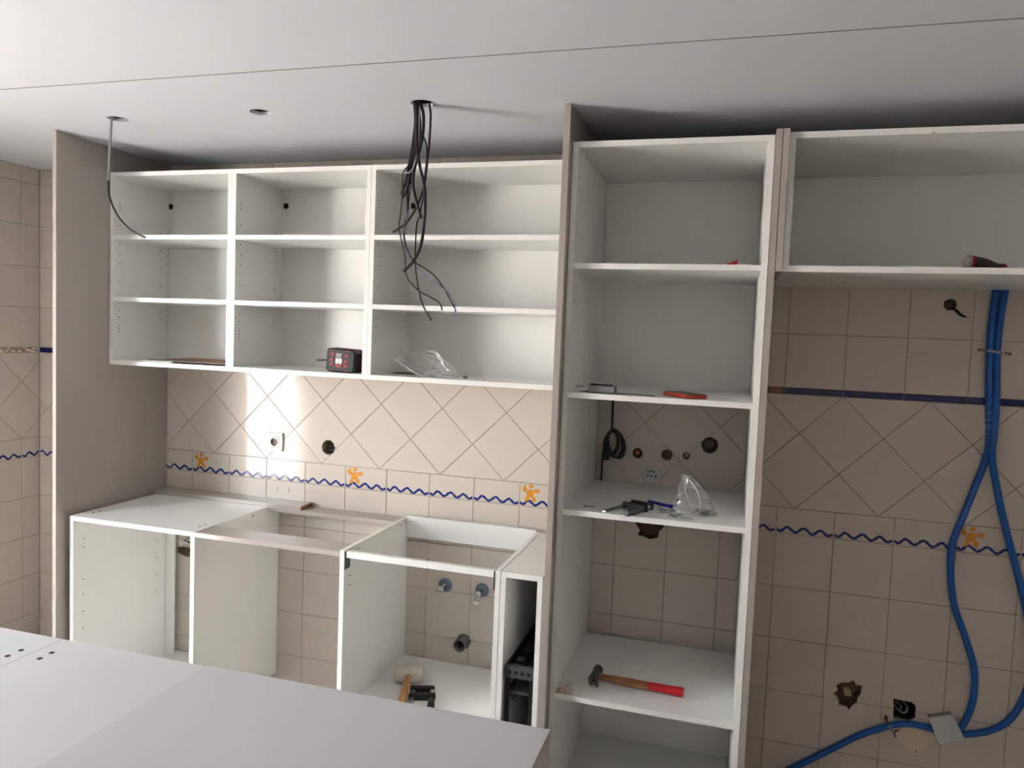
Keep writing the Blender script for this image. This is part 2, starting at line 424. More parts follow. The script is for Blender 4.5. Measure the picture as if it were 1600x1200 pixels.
# left wall with the balcony door and window
fL = lambda u, v, d: Vector((XL-d, u, v))
openings = [rect(DOOR[0], DOOR[1], DOOR[2]-.2, DOOR[3])]
wall_left = struct(build(plate(rect(YF-.1, .1, FLOOR-.1, CEIL+.15), openings, fL, .0022, .14), 'wall_left', GROUT))
OPG = [rect(DOOR[0]-.06, DOOR[1]+.06, DOOR[2]-.2, DOOR[3]+.06)]
def hidL(u0, u1, v0, v1): return any(u0 >= o[0][0] and u1 <= o[1][0] and v0 >= o[0][1] and v1 <= o[2][1] for o in OPG)
tile_wall(wall_left, 'l', fL, -1.698, 0, [-.098-.2*k for k in range(8, -1, -1)]+[0], -.0985, [], lambda a, b, c, d: a < -.91 or hidL(a, b, c, d), lambda a, b: False, set())
# remains of adhesive where the border strip is missing on the left wall
mb = MB()
for k in range(90):
    y = -random.random()*.9; z = random.uniform(.5225, .546); s = random.uniform(.004, .014)
    P = circle(y, z, s*.5, 7, .4, 2.2)
    mb.add([fL(u, min(max(v, .5222), .5458), .0005) for u, v in P]+[fL(y, z, -.0005)], [(i, (i+1) % 7, 7) for i in range(7)])
r_ = tag(build(mb, 'adhesive_residue', OFFWHITE, wall_left), 'crumbs of white adhesive where the border tile is missing', kind='stuff')
box('strip_bed', mat('brown mortar bed', (186, 164, 150), .95, noise=(120, .35)), wall_left, XL-.004, XL-.0005, -.9, -.001, .5222, .5458)
build(plate(rect(YF, -1.70, FLOOR, CEIL), [rect(DOOR[0]-.001, DOOR[1]+.001, DOOR[2]-.2, DOOR[3]+.001)], fL, 0, .0021), 'plaster_coat', mat('pale plaster', (222, 214, 206), .85), wall_left)
# other walls, floor
struct(box('wall_right', mat('dark beige wall paint', (176, 166, 156), .8), None, XR, XR+.1, YF-.1, .1, FLOOR-.1, CEIL+.15))
struct(box('wall_front', WALLP, None, XL-.14, XR+.1, YF-.1, YF, FLOOR-.1, CEIL+.15))
struct(box('floor', FLOORM, None, XL-.14, XR+.1, YF-.1, .1, FLOOR-.06, FLOOR))
# ceiling boards with lamp holes, joint and the void above
CH = [(.228, -.70), (.821, -.692), (1.42, -.694)]
ceiling = struct(box('ceiling', VOID, None, XL-.14, XR+.1, YF-.1, .1, CEIL+.13, CEIL+.17))
fC = lambda u, v, d: Vector((u, v, CEIL+d))
CR_ = [.036, .036, .040]
build(plate(rect(XL-.002, XR, -1.0465, .002), [circle(x, y, r, 28) for (x, y), r in zip(CH, CR_)], fC, 0, .013), 'plasterboard', CEILM, ceiling)
box('plasterboard', CEILM, ceiling, XL-.002, XR, YF, -1.0535, CEIL, CEIL+.013)
box('joint_strip', GAPM, ceiling, XL, XR, -1.0534, -1.0466, CEIL+.0006, CEIL+.012)
# unseen terrace and garden wall outside the door, added to shape the daylight
struct(box('terrace', mat('terrace paving', (204, 194, 188), .8, noise=(3, .2)), None, -7.5, XL-.141, -8.0, 4.0, FLOOR-.12, FLOOR-.05))
tag(box('added_garden_wall', mat('cream render', (222, 214, 208), .9, noise=(2.2, .42)), None, -4.3, -4.1, -8.0, 4.0, FLOOR-.05, 1.3, loc=(-4.2, -2, FLOOR-.05)), 'unseen cream garden wall added beyond the terrace to shape the daylight', 'wall')
# door frame in the left wall
def frame(name, o, t=.05):
    y0, y1, z0, z1 = o; mb = MB()
    for b in ((y0, y0+t, z0, z1), (y1-t, y1, z0, z1), (y0+t, y1-t, z1-t, z1), (y0+t, y1-t, z0, z0+t)): mb.box(XL-.1, XL-.03, *b)
    return struct(build(mb, name, PVCW))
d1 = frame('door_1', DOOR)

# ------------------------------------------------------------------ greige side panels
T = .018
tag(box('side_panel', GREIGE, None, -.166, -.148, -.613, -.001, FLOOR, CEIL-.001, loc=(-.157, -.3, FLOOR)), 'tall greige side panel standing left of the white kitchen units up to the ceiling', 'panel')
tag(box('side_panel', GREIGE, None, 1.866, 1.886, -.625, -.001, FLOOR, CEIL-.001, loc=(1.876, -.3, FLOOR)), 'tall greige panel between the three wall cabinets and the tall column, reaching the ceiling', 'panel')
tag(box('side_panel', GREIGE, None, 2.4955, 2.5135, -.60, -.001, FLOOR, 1.328, loc=(2.504, -.3, FLOOR)), 'greige panel along the right side of the tall column, stopping below the ceiling', 'panel')
tag(box('end_panel', GREIGE, None, 2.5155, 2.5335, -.60, -.001, .915, 1.328, loc=(2.525, -.3, .915)), 'short greige end panel on the left of the wide wall cabinet', 'panel')

# ------------------------------------------------------------------ white carcasses
def dots(parent, pts, nrm, r=.0028, m=HOLE, name='drill_holes'):
    """shallow dark drill holes, all of one board joined: too small to pick apart"""
    mb = MB(); n = Vector(nrm)
    for p in pts: mb.lathe([(0, r), (.0006, r)], Vector(p), n, 8, False, False, True)
    o = build(mb, name, m, parent); o['kind'] = 'stuff'; return o
def pins(x, n, zs, ys): return [(x, y, z) for z in zs for y in ys]
def carcass(name, label, x0, x1, y0, y1, z0, z1, shelves=(), back=True, top=True, bottom=True, group=None, backs=None):
    t = thing(name, label, 'cabinet', ((x0+x1)/2, (y0+y1)/2, z0), group)
    box('side', WHITE, t, x0, x0+T, y0, y1, z0, z1); box('side', WHITE, t, x1-T, x1, y0, y1, z0, z1)
    if top: box('top', WHITE, t, x0+T, x1-T, y0, y1, z1-T, z1)
    if bottom: box('bottom', WHITE, t, x0+T, x1-T, y0, y1, z0, z0+T)
    for s in shelves: box('shelf', WHITE, t, x0+T, x1-T, y0+.002, y1-.02, s-T, s)
    if back:
        for (b0, b1) in (backs or [(z0+T, z1-T)]): box('back', WHITE, t, x0+T, x1-T, y1-.019, y1-.011, b0, b1)
    return t
UG = 'open white wall cabinets over the worktop'
for x0, x1, lab in ((-.1465, .4545, 'white open wall cabinet next to the left greige panel, with a brown sheet inside'), (.4555, 1.0675, 'white open wall cabinet holding the red and black cordless drill'), (1.0685, 1.864, 'widest of the three white wall cabinets, behind the hanging cables, with a crumpled bag')):
    c_ = carcass('wall_cabinet', lab, x0, x1, -.35, -.004, .508, 1.316, (1.056, .795), group=UG)
    xi = x0+T
    P = [(xi, -.315, z) for z in (1.19, 1.178, 1.164, .672, .66, .647)]+[(xi, y, z) for y in (-.315, -.075) for z in (1.10, 1.02, .98, .94, .86, .74, .71)]
    dots(c_, P, (1, 0, 0), .0026)
    xc = {-.1465: onY(267, 323, -.0245), .4555: onY(447, 322, -.0245), 1.0685: onY(645, 322, -.0245)}[x0]
    g = MB().lathe([(0, .0125), (.003, .0125), (.003, .007), (.0012, .006)], (xc.x, -.0235, xc.z), (0, -1, 0), 18, True)
    tag(build(g, 'hanging_bracket_cap', BLACKP, c_), 'round black cap in the back panel')
# tall open column
tc_ = carcass('tall_cabinet', 'tall white open column with five compartments, hammer and clamp on its shelves', 1.888, 2.494, -.58, -.004, -.905, 1.316, (.936, .522, .140, -.478), backs=[(.522, 1.298), (-.887, -.496)])
xi = 1.888+T
dots(tc_, [(xi, -.545, z) for z in (1.21, .82, .28, -.05, -.33, -.60)], (1, 0, 0), .003)
dots(tc_, [(2.1, -.25, -.886)], (0, 0, 1), .005)
for x in (1.93, 2.45):
    for y in (-.53, -.08): build(MB().lathe([(0, .022), (.012, .022), (.02, .016), (.125, .016)], (x, y, FLOOR), (0, 0, 1), 12), 'leg', BLACKP, tc_)
# wide wall cabinet on the right
rc = carcass('wall_cabinet', 'wide white open wall cabinet at the right, holding a screwdriver', 2.535, 3.60, -.58, -.002, .917, 1.322)
dots(rc, [onZ(1291, 217, 1.3037), onZ(1310, 217, 1.3037), onZ(1459, 207, 1.3037)], (0, 0, -1), .003)

# base units
def legs(t, x0, x1, y0, y1, z0):
    for x in (x0+.05, x1-.05):
        for y in (y0+.06, y1-.06):
            build(MB().lathe([(0, .022), (.01, .022), (.018, .015), (z0-FLOOR, .015)], (x, y, FLOOR), (0, 0, 1), 12), 'leg', BLACKP, t)
ZB, ZT = -.892, -.101
b1 = carcass('base_cabinet', 'white base cabinet with a closed top beside the left greige panel', -.130, .472, -.565, -.004, ZB, ZT, back=False, top=False)
box('top', WHITE, b1, -.130+T, .472-T, -.565, -.004, ZT-T, ZT)
box('back_batten', WHITE, b1, -.109, -.066, -.045, -.032, ZB+T, ZT-T)
legs(b1, -.130, .472, -.565, -.004, ZB)
dots(b1, [onZ(146, 801.5, ZT), onZ(156, 798.5, ZT), onZ(312, 822.5, ZT), onZ(321, 819.7, ZT)], (0, 0, 1), .0048)
dots(b1, [(-.130+T, -.515, z) for z in (-.205, -.240, -.375, -.44, -.51, -.58)]+[(-.130+T, -.10, z) for z in (-.24, -.32, -.40, -.48, -.56)], (1, 0, 0), .0028)
dots(b1, [(.472, -.20, -.118), (.472, -.06, -.118)], (1, 0, 0), .004)
sk = thing('base_cabinet', 'white sink base cabinet with open top and no back, showing the water valves', 'cabinet', (1.397, -.3, ZB))
SX0, SX1 = 1.094, 1.699
box('side', WHITE, sk, SX0, SX0+T, -.565, -.012, ZB, ZT+.004); box('side', WHITE, sk, SX1-T, SX1, -.565, -.012, ZB, ZT+.004)
box('bottom', WHITE, sk, SX0+T, SX1-T, -.565, -.012, -.721, -.703)
fr_ = box('front_rail', WHITE, sk, SX0+T+.006, SX1-T-.006, -.563, -.545, -.122, -.099)
for xa, xb in ((SX0+T, SX0+T+.0055), (SX1-T-.0055, SX1-T)): tag(box('bracket', GREYP, fr_, xa, xb, -.566, -.53, -.165, -.101), 'dark grey corner bracket')
box('back_rail', WHITE, sk, SX0+T, SX1-T, -.03, -.013, -.178, ZT+.014)
legs(sk, SX0, SX1, -.565, -.012, ZB)
dots(sk, [(SX0+T, -.52, -.20), (SX0+T, -.52, -.235), (SX0+T, -.46, -.115), (SX0+T, -.05, -.112), (SX0+T, -.085, -.115)], (1, 0, 0), .0035)
bt = carcass('base_cabinet', 'narrow white pull-out base cabinet holding the black bottle rack', 1.701, 1.8465, -.565, -.012, ZB, ZT+.003)
legs(bt, 1.690, 1.857, -.565, -.012, ZB)
dots(bt, [(1.701+T, -.52, -.21), (1.701+T, -.52, -.245)], (1, 0, 0), .003)
# filler strips between the narrow unit and the tall panel
f1 = thing('filler_strip', 'greige filler strip touching the narrow pull-out cabinet', 'strip', (1.8515, -.3, FLOOR), 'greige filler strips')
box('board', GREIGE, f1, 1.8475, 1.8555, -.572, -.012, FLOOR, -.1025); tag(box('raw_edge', CHIP, f1, 1.8475, 1.8555, -.572, -.012, -.1025, -.1015), 'raw brown cut edge')
f2 = thing('filler_strip', 'greige filler strip touching the tall greige panel', 'strip', (1.861, -.3, FLOOR), 'greige filler strips')
box('board', GREIGE, f2, 1.8565, 1.8655, -.578, -.012, FLOOR, -.0985); tag(box('raw_edge', CHIP, f2, 1.8565, 1.8655, -.578, -.012, -.0985, -.0975), 'raw brown cut edge')
# boards of the dishwasher bay
tag(box('front_board', GREIGEG, None, .4725, 1.0935, -.565, -.455, ZT-.019, ZT-.001, loc=(.78, -.51, ZT-.019)), 'glossy greige board bridging the front of the empty dishwasher bay', 'board')
tag(box('back_board', GREIGEG, None, .4735, 1.0935, -.094, -.004, ZT-.0175, ZT+.0005, loc=(.78, -.05, ZT-.0175)), 'greige board bridging the rear of the dishwasher bay against the tiles', 'board')
bd = thing('loose_board', 'glossy greige board lying along the tiles with a raw brown end', 'board', (.24, -.045, ZT+.001))
bp0, bp1 = -.146, .640
box('board', GREIGEG, bd, bp0, bp1, -.098, -.001, ZT+.001, ZT+.0185)
tag(box('raw_end', CHIP, bd, bp1, bp1+.0015, -.098, -.001, ZT+.001, ZT+.0185), 'raw brown chipboard end')

# black bottle rack inside the narrow unit
rk = thing('bottle_rack', 'black pull-out bottle rack inside the narrow base cabinet', 'rack', (1.774, -.3, ZB+T))
rx0, rx1, ry0, ry1 = 1.7205, 1.827, -.545, -.07
rz = -.430
for x in (rx0+.005, rx1-.018):
    for y in (ry0, ry1-.015): box('post', BLACKP, rk, x, x+.013, y, y+.015, ZB+T+.001, rz-.03)
fp = build(MB().box(rx0+.003, rx1-.003, ry0-.006, ry0+.016, rz-.034, rz+.004), 'front_crossbar', GREYP, rk)
for k in range(4):
    xk = rx0+.014+k*.0225
    build(MB().lathe([(0, .0065), (.003, .0065), (.003, .004), (.001, .0035)], (xk+.006, ry0-.006, rz-.015), (0, -1, 0), 10), 'clip_socket', BLACKP, fp)
for x in (rx0, rx1-.006): box('side_rail', BLACKP, rk, x, x+.006, ry0, ry1, rz-.03, rz)
for k in range(7): y = ry0+.06+k*.062; box('cross_wire', BLACKP, rk, rx0+.005, rx1-.005, y, y+.006, rz-.012, rz-.004)
for zt in (rz-.085, rz-.35):
    tr = box('tray', GREYP, rk, rx0+.018, rx1-.018, ry0+.004, ry1-.015, zt-.008, zt)
    for x in (rx0+.018, rx1-.024): box('tray_wall', BLACKP, tr, x, x+.005, ry0+.004, ry1-.015, zt, zt+.02)
build(MB().tube([(rx0+.026, ry0+.004, rz-.09), (rx0+.03, ry0+.01, rz-.115), (rx0+.042, ry0+.03, rz-.10)], .004), 'catch', BLACKP, rk)

# ------------------------------------------------------------------ kitchen island in the foreground
IY0, IY1, IZ = -2.095, -1.492, -.110
ic = []
for x0, x1, lab in ((.238, .834, 'white island cabinet at the far left bottom, beyond the seam'), (.836, 1.434, 'white island cabinet right of the seam, partly under the pale grey sheet'), (1.436, 2.084, 'white island cabinet at the right end, wholly under the pale grey sheet')):
    t = thing('island_cabinet', lab, 'cabinet', ((x0+x1)/2, -1.79, ZB), 'island cabinets in the foreground')
    box('side', WHITE, t, x0, x0+T, IY0, IY1, ZB, IZ-T); box('side', WHITE, t, x1-T, x1, IY0, IY1, ZB, IZ-T)
    box('bottom', WHITE, t, x0+T, x1-T, IY0, IY1, ZB, ZB+T); box('back', WHITE, t, x0+T, x1-T, IY1-.012, IY1-.003, ZB+T, IZ-T)
    box('top', WHITEI, t, x0, x1, IY0, IY1, IZ-T, IZ); legs(t, x0, x1, IY0, IY1, ZB); ic.append(t)
dots(ic[0], [onZ(12, 1025, IZ), onZ(33, 1016, IZ)], (0, 0, 1), .0065, name='cam_holes')
dots(ic[1], [onZ(62, 1029, IZ), onZ(81, 1020, IZ)], (0, 0, 1), .0065, name='cam_holes')
tag(box('loose_sheet', LILAC, None, 1.26, 2.094, -2.12, -1.490, IZ+.0003, IZ+.0026, loc=(1.677, -1.8, IZ)), 'thin pale grey sheet covering the right part of the foreground island', 'sheet')
tag(box('island_end_panel', mat('pale greige panel', (198, 190, 186), .45), None, 2.0845, 2.094, -2.10, -1.482, FLOOR, IZ-.0005, loc=(2.089, -1.79, FLOOR)), 'pale greige end panel on the right side of the foreground island', 'panel')

# ------------------------------------------------------------------ fittings on the wall
def frame_at(px, py, Y=0): p = onY(px, py, Y); return p.x, p.z
# socket outlet
sx, sz = frame_at(430.5, 690)
so = thing('wall_socket', 'white square wall socket on the diamond tiles', 'socket', (sx, 0, sz))
build(plate(rect(sx-.041, sx+.041, sz-.041, sz+.041), [rect(sx-.0245, sx+.0245, sz-.0245, sz+.0245)], lambda u, v, d: Vector((u, d, v)), -.011, -.0003), 'frame', PVCW, so)
build(plate(rect(sx-.0225, sx+.0225, sz-.0225, sz+.0225), [circle(sx, sz, .0185, 24)], lambda u, v, d: Vector((u, d, v)), -.012, -.0003), 'insert', PVCW, so)
w_ = build(MB().lathe([(0, .0182), (.006, .0175)], (sx, -.0085, sz), (0, 1, 0), 24, True, False, True), 'well', mat('brownish socket well', (120, 104, 88), .6), so)
for dx in (-.0095, .0095): build(MB().lathe([(0, .003), (.0006, .003)], (sx+dx, -.0032, sz), (0, -1, 0), 10), 'contact_hole', BLACKP, w_)
build(MB().box(sx-.002, sx+.002, -.0075, -.0032, sz+.0145, sz+.0172), 'earth_clip', STEEL, w_)
# wires inside the empty socket box
cx, cz = cav['socket']
j = thing('wire_ends', 'dark wire ends curled inside the round empty socket hole', 'wires', (cx, .03, cz))
build(MB().tube([(cx-.02, .045, cz-.012), (cx, .03, cz-.006), (cx+.02, .025, cz-.002), (cx+.022, .04, cz+.004)], .003), 'wire', BLACKC, j)
build(MB().tube([(cx-.014, .045, cz-.018), (cx+.004, .028, cz-.014), (cx+.024, .03, cz-.012)], .003), 'wire', BLUEC, j)
build(MB().tube([(cx+.006, .045, cz+.012), (cx+.014, .028, cz+.008), (cx+.024, .03, cz+.006)], .0045), 'wire', GREYC, j)
# pipe ends in the holes behind the tall column
cx, cz = cav['copper']; tag(build(MB().lathe([(0, .0095), (.03, .0095), (.03, .007), (.012, .0065)], (cx-.002, .038, cz), (0, -1, 0), 18), 'pipe_stub', COPPER, None, (cx, 0, cz)), 'copper pipe stub in the leftmost round hole behind the tall column', 'pipe')
cx, cz = cav['brass']; tag(build(MB().lathe([(0, .017), (.03, .017), (.03, .011), (.012, .010)], (cx, .045, cz), (0, -1, 0), 6, False), 'pipe_fitting', BRASS, None, (cx, 0, cz)), 'dull brass hexagonal fitting sunk in the tile behind the tall column', 'fitting')
cx, cz = cav['small']; tag(build(MB().lathe([(0, .0075), (.028, .0075), (.028, .005), (.01, .005)], (cx, .038, cz), (0, -1, 0), 12), 'pipe_stub', CREAM, None, (cx, 0, cz)), 'pale pipe stub in the smallest hole behind the tall column', 'pipe')
cx, cz = cav['drain']; tag(build(MB().lathe([(0, .023), (.034, .023), (.034, .020), (.004, .019)], (cx-.003, .048, cz), (0, -1, 0), 20), 'drain_pipe', PVCG, None, (cx, 0, cz)), 'grey drain pipe end in the biggest round hole behind the tall column', 'pipe')
# round cover with markings
cx, cz = frame_at(1018, 743)
rc_ = thing('round_cover', 'round pale grey cover plate with three dark holes behind the tall column', 'cover', (cx, 0, cz))
build(MB().lathe([(0, .0315), (.008, .0315), (.011, .029), (.011, .024), (.0095, .0235)], (cx, -.0003, cz), (0, -1, 0), 32), 'disc', BOXW, rc_)
for dx, dz in ((-.014, .001), (0, 0), (.016, -.001)): build(MB().lathe([(0, .0038), (.0006, .0038)], (cx+dx, -.0098, cz+dz), (0, -1, 0), 12), 'screw_hole', BLACKP, rc_)
mb = MB()
for k in range(9):
    a = math.radians(48+k*10.5); r = .0195+.0025*((k*7) % 3-1)
    mb.box(cx+r*math.cos(a)-.0022, cx+r*math.cos(a)+.002, -.0104, -.0098, cz+r*math.sin(a)-.0015, cz+r*math.sin(a)+.0022)
build(mb, 'printed_marks', BLACKP, rc_)['kind'] = 'stuff'
# stop valves under the sink
def valve(px, py, rot, lab):
    x, z = frame_at(px, py); t = thing('stop_valve', lab, 'valve', (x, 0, z), 'stop valves in the sink cabinet')
    build(MB().lathe([(0, .030), (.004, .029), (.010, .020), (.011, .012)], (x, -.0003, z), (0, -1, 0), 28), 'rosette', ROSE, t)
    build(MB().lathe([(0, .0095), (.034, .0095), (.036, .0125), (.05, .0125), (.052, .008)], (x, -.008, z), (0, -1, 0), 16), 'body', CHROME, t)
    d = Vector((math.cos(rot), 0, math.sin(rot)))
    build(MB().lathe([(0, .008), (.018, .008), (.018, .0115), (.03, .0115), (.03, .009), (.036, .009)], (x, -.038, z), d, 14), 'outlet', CHROME, t)
    return t, Vector((x, -.038, z)), d
t, p_, d_ = valve(696, 914, math.radians(232), 'left chrome stop valve with blue grey rosette and lever')
build(MB().tube([p_+Vector((0, -.018, 0)), p_+Vector((.014, -.02, .016)), p_+Vector((.022, -.02, .024))], [.006, .005, .004], flat=.6), 'lever', CHROME, t)
t, p_, d_ = valve(753.5, 922, math.radians(255), 'right chrome stop valve with blue grey rosette and white cap')
build(MB().lathe([(0, .0105), (.012, .0105), (.014, .009)], p_+d_*.036, d_, 14), 'cap', PVCW, t)
# waste pipe
x, z = frame_at(725, 1001)
wp = thing('waste_pipe', 'dark grey waste pipe end with a nut under the sink', 'pipe', (x, 0, z))
build(MB().lathe([(0, .031), (.014, .031)], (x, -.0003, z), (0, -1, 0), 8, False), 'nut', PVCG, wp)
build(MB().lathe([(.012, .026), (.06, .026), (.06, .0215), (.016, .021)], (x, 0, z), (0, -1, 0), 26, True, False, False), 'socket', PVCG, wp)
build(MB().lathe([(0, .0212), (.0005, .0212)], (x, -.016, z), (0, -1, 0), 26), 'bore', BLACKP, wp)
# tap in the broken recess behind the first base cabinet
x, z = frame_at(291, 845)
tp = thing('wall_tap', 'small chrome tap in the broken tile recess behind the left base cabinet', 'valve', (x, 0, z))
build(MB().lathe([(0, .018), (.006, .017), (.008, .009), (.03, .009)], (x, .022, z), (0, -1, 0), 16), 'body', CHROME, tp)
build(MB().tube([(x-.022, -.012, z+.012), (x, -.016, z), (x+.022, -.012, z-.012)], .006), 'lever', CHROME, tp)
build(MB().box(-.083, .125, .0072, .02, -.412, -.375), 'broken_edge', BRICK, wall_back)
# lamp outlet pigtail on the right
cx, cz = cav['lamp']
pg = thing('lamp_wires', 'black wire pigtail coming out of the hole under the wide wall cabinet', 'wires', (cx, 0, cz))
tag(build(MB().lathe([(0, .019), (.03, .019), (.036, .012)], (cx, .045, cz), (0, -1, 0), 14), 'box', mat('dusty grey box', (92, 84, 76), .8), pg))
for dx in (0, .006): build(MB().tube([(cx+.004+dx, .02, cz-.005), (cx+.016+dx, -.008, cz-.022), (cx+.030+dx, -.010, cz-.036), (cx+.046+dx*.5, -.012, cz-.042)], .0027), 'wire', BLACKC, pg)
build(MB().tube([(cx+.046, -.012, cz-.042), (cx+.055, -.012, cz-.045), (cx+.062, -.013, cz-.044)], .0012), 'bare_end', COPPER, pg)
# water pipe in the star shaped hole
cx, cz = frame_at(1325, 1084); tag(build(MB().lathe([(0, .0125), (.028, .0125), (.030, .011), (.030, .008), (.01, .0075)], (cx, .033, cz), (0, -1, 0), 20), 'pipe_stub', CREAM, None, (cx, 0, cz)), 'cream pipe stub in the ragged star shaped hole of the right wall tiles', 'pipe')
mb = MB(); mb.box(cx-.024, cx+.024, .012, .034, cz-.012, cz+.014)
# wires in the square hole
cx, cz = cav['box']
tag(build(MB().tube([(cx-.028, .03, cz+.012), (cx-.012, .01, cz+.004), (cx-.016, .008, cz-.014), (cx+.004, .006, cz-.016), (cx+.008, .008, cz+.004), (cx-.004, .03, cz+.014)], .0022).tube([(cx-.03, .03, cz-.004), (cx-.02, .012, cz-.012), (cx, .012, cz-.018), (cx+.012, .03, cz-.004)], .0022), 'loose_wire', GREYC, None, (cx, .01, cz)), 'thin grey wire curled inside the square hole of the right wall', 'wire')
# blue conduits
YH = -.0135
def hose(pts, lab, y=YH):
    P = [onY(a, b, y if len(q) == 0 else q[0]) for a, b, *q in pts]
    return tag(build(MB().tube(P, .0115, 14, 8), 'blue_conduit', HOSE, None, P[0]), lab, 'conduit', 'blue conduits on the right wall')
hA = hose([(1559, 436), (1550, 500), (1546, 560), (1545, 630), (1546, 680), (1541, 715), (1524, 760), (1503, 812), (1488, 850), (1485, 890), (1491, 945), (1508, 995), (1522, 1045), (1520, 1095), (1505, 1132), (1490, 1146)], 'left blue conduit bulging leftwards down the right wall into the small pale box')
hB = hose([(1574, 436), (1563, 500), (1557.5, 560), (1557, 625, -.016), (1553, 680, -.0385), (1550, 715, -.0385), (1560, 775, -.016), (1575, 840), (1591, 900), (1604, 955), (1611, 1015), (1605, 1075), (1580, 1122), (1542, 1143), (1490, 1148)], 'right blue conduit running down the right edge and curling back to the pale box')
hC = hose([(1486, 1146), (1450, 1137), (1420, 1131), (1390, 1134), (1345, 1148), (1300, 1170), (1255, 1192), (1215, 1211), (1192, 1221)], 'blue conduit leaving the pale box and sloping down to the left')
mb = MB()
for py in (645, 655, 664, 668):
    p = onY(1546, py, YH)
    for k in range(8):
        a0, a1 = PI+k*PI/8*.9, PI+(k+1)*PI/8*.9; r = .0119; v = []
        for a in (a0, a1):
            for dz in (0, .0016): v.append((p.x+r*math.cos(a), p.y+r*math.sin(a), p.z+dz+.004*math.cos(a)))
        mb.add(v, [(0, 1, 3, 2)])
o_ = build(mb, 'print_marks', TAPE, hA); o_['kind'] = 'stuff'
# perforated straps
def strap(p0, p1, yb, lab, n=4):
    a = onY(*p0, -.001); b = onY(*p1, -.001); t = thing('perforated_strap', lab, 'strap', (a+b)/2, 'perforated metal straps')
    m = (a+b)/2; d = (b-a); L = d.length; d.normalize(); s = Vector((-d.z, 0, d.x)); pts = []
    for k in range(13):
        u = k/12; yy = yb*min(1, max(0, math.sin(u*PI)*1.35)); pts.append(a+d*(L*u)+Vector((0, -yy, 0)))
    mb = MB(); vs = []; 
    for k, q in enumerate(pts):
        w_ = .0052 if k % 2 == 0 else .0034
        vs += [q+s*w_, q-s*w_, q+s*w_+Vector((0, -.0012, 0)), q-s*w_+Vector((0, -.0012, 0))]
    fs = []
    for k in range(12):
        i = 4*k; fs += [(i, i+1, i+5, i+4), (i+2, i+6, i+7, i+3), (i, i+4, i+6, i+2), (i+1, i+3, i+7, i+5)]
    mb.add(vs, fs+[(0, 2, 3, 1), (48, 49, 51, 50)]); build(mb, 'band', STEEL, t)
    for k in (2, 4, 6, 8, 10): build(MB().lathe([(0, .0026), (.0005, .0026)], pts[k]+Vector((0, -.0013, 0)), (0, -1, 0), 10), 'perforation', HOLE, t)
    for q in (a, b): build(MB().lathe([(0, .0055), (.003, .0055), (.005, .003)], q+Vector((0, -.0005, 0)), (0, -1, 0), 10), 'screw', BRASS, t)
strap((1530, 546.5), (1577, 553), .025, 'perforated metal strap holding the two blue conduits under the blue border')
strap((1384, 1123), (1399, 1149), .026, 'perforated metal strap holding the low sloping blue conduit')
# small pale box, tilted, and the diamond cover plate
P = [onY(a, b, -.032) for a, b in ((1451, 1122), (1489, 1116.5), (1507, 1154), (1467, 1163))]
jb = thing('junction_box', 'small tilted pale grey junction box where the blue conduits meet', 'box', (onY(1478, 1140, 0)))
mb = MB(); F = [p.copy() for p in P]; Bk = [Vector((p.x, -.0005, p.z)) for p in P]
c0 = sum(F, Vector())/4
lid = [c0+(p-c0)*.985+Vector((0, -.003, 0)) for p in F]
mb.add(lid+F+[Vector((p.x, -.0262, p.z)) for p in F], [(0, 1, 2, 3)]+[(k*4+i, k*4+(i+1) % 4, k*4+4+(i+1) % 4, k*4+4+i) for k in (0, 1) for i in range(4)]+[(8, 11, 10, 9)])
build(mb, 'lid', BOXW, jb)
c0 = sum(Bk, Vector())/4; bk = [c0+(p-c0)*.95 for p in Bk]; ft = [Vector((p.x, -.026, p.z)) for p in bk]
build(MB().add(ft+bk, [(0, 1, 2, 3), (7, 6, 5, 4)]+[(i, (i+1) % 4, 4+(i+1) % 4, 4+i) for i in range(4)]), 'body', mat('grey box body', (150, 146, 146), .5), jb)
P = [wl(1396, 1147), wl(1430, 1181), wl(1464, 1152), wl(1431, 1119)]
dp = thing('cover_plate', 'cream diamond shaped cover plate behind the sloping blue conduit', 'plate', Vector((P[1][0], -.003, P[1][1])))
build(plate(P, [], lambda u, v, d: Vector((u, d, v)), -.006, -.0005), 'plate', CREAMT, dp)
x, z = wl(1430.5, 1173); build(MB().lathe([(0, .0028), (.001, .0028)], (x, -.006, z), (0, -1, 0), 10), 'screw_hole', BLACKP, dp)
x, z = wl(1398, 1143); build(plate(pxpoly([(1396, 1141), (1405, 1139), (1412, 1144), (1399, 1152)]), [], lambda u, v, d: Vector((u, d, v)), -.0012, .001), 'broken_spot', BRICK, wall_back)
build(plate(pxpoly([(1382, 1117), (1388, 1119), (1386, 1127), (1381, 1125)]), [], lambda u, v, d: Vector((u, d, v)), -.001, .001), 'broken_spot', BRICK, wall_back)
# brown start of the blue border beside the tall column
p_ = onY(1203, 607, 0); build(MB().box(2.536, 2.592, -.0009, .0005, .523, .545), 'stained_border', BROWNG, wall_back)
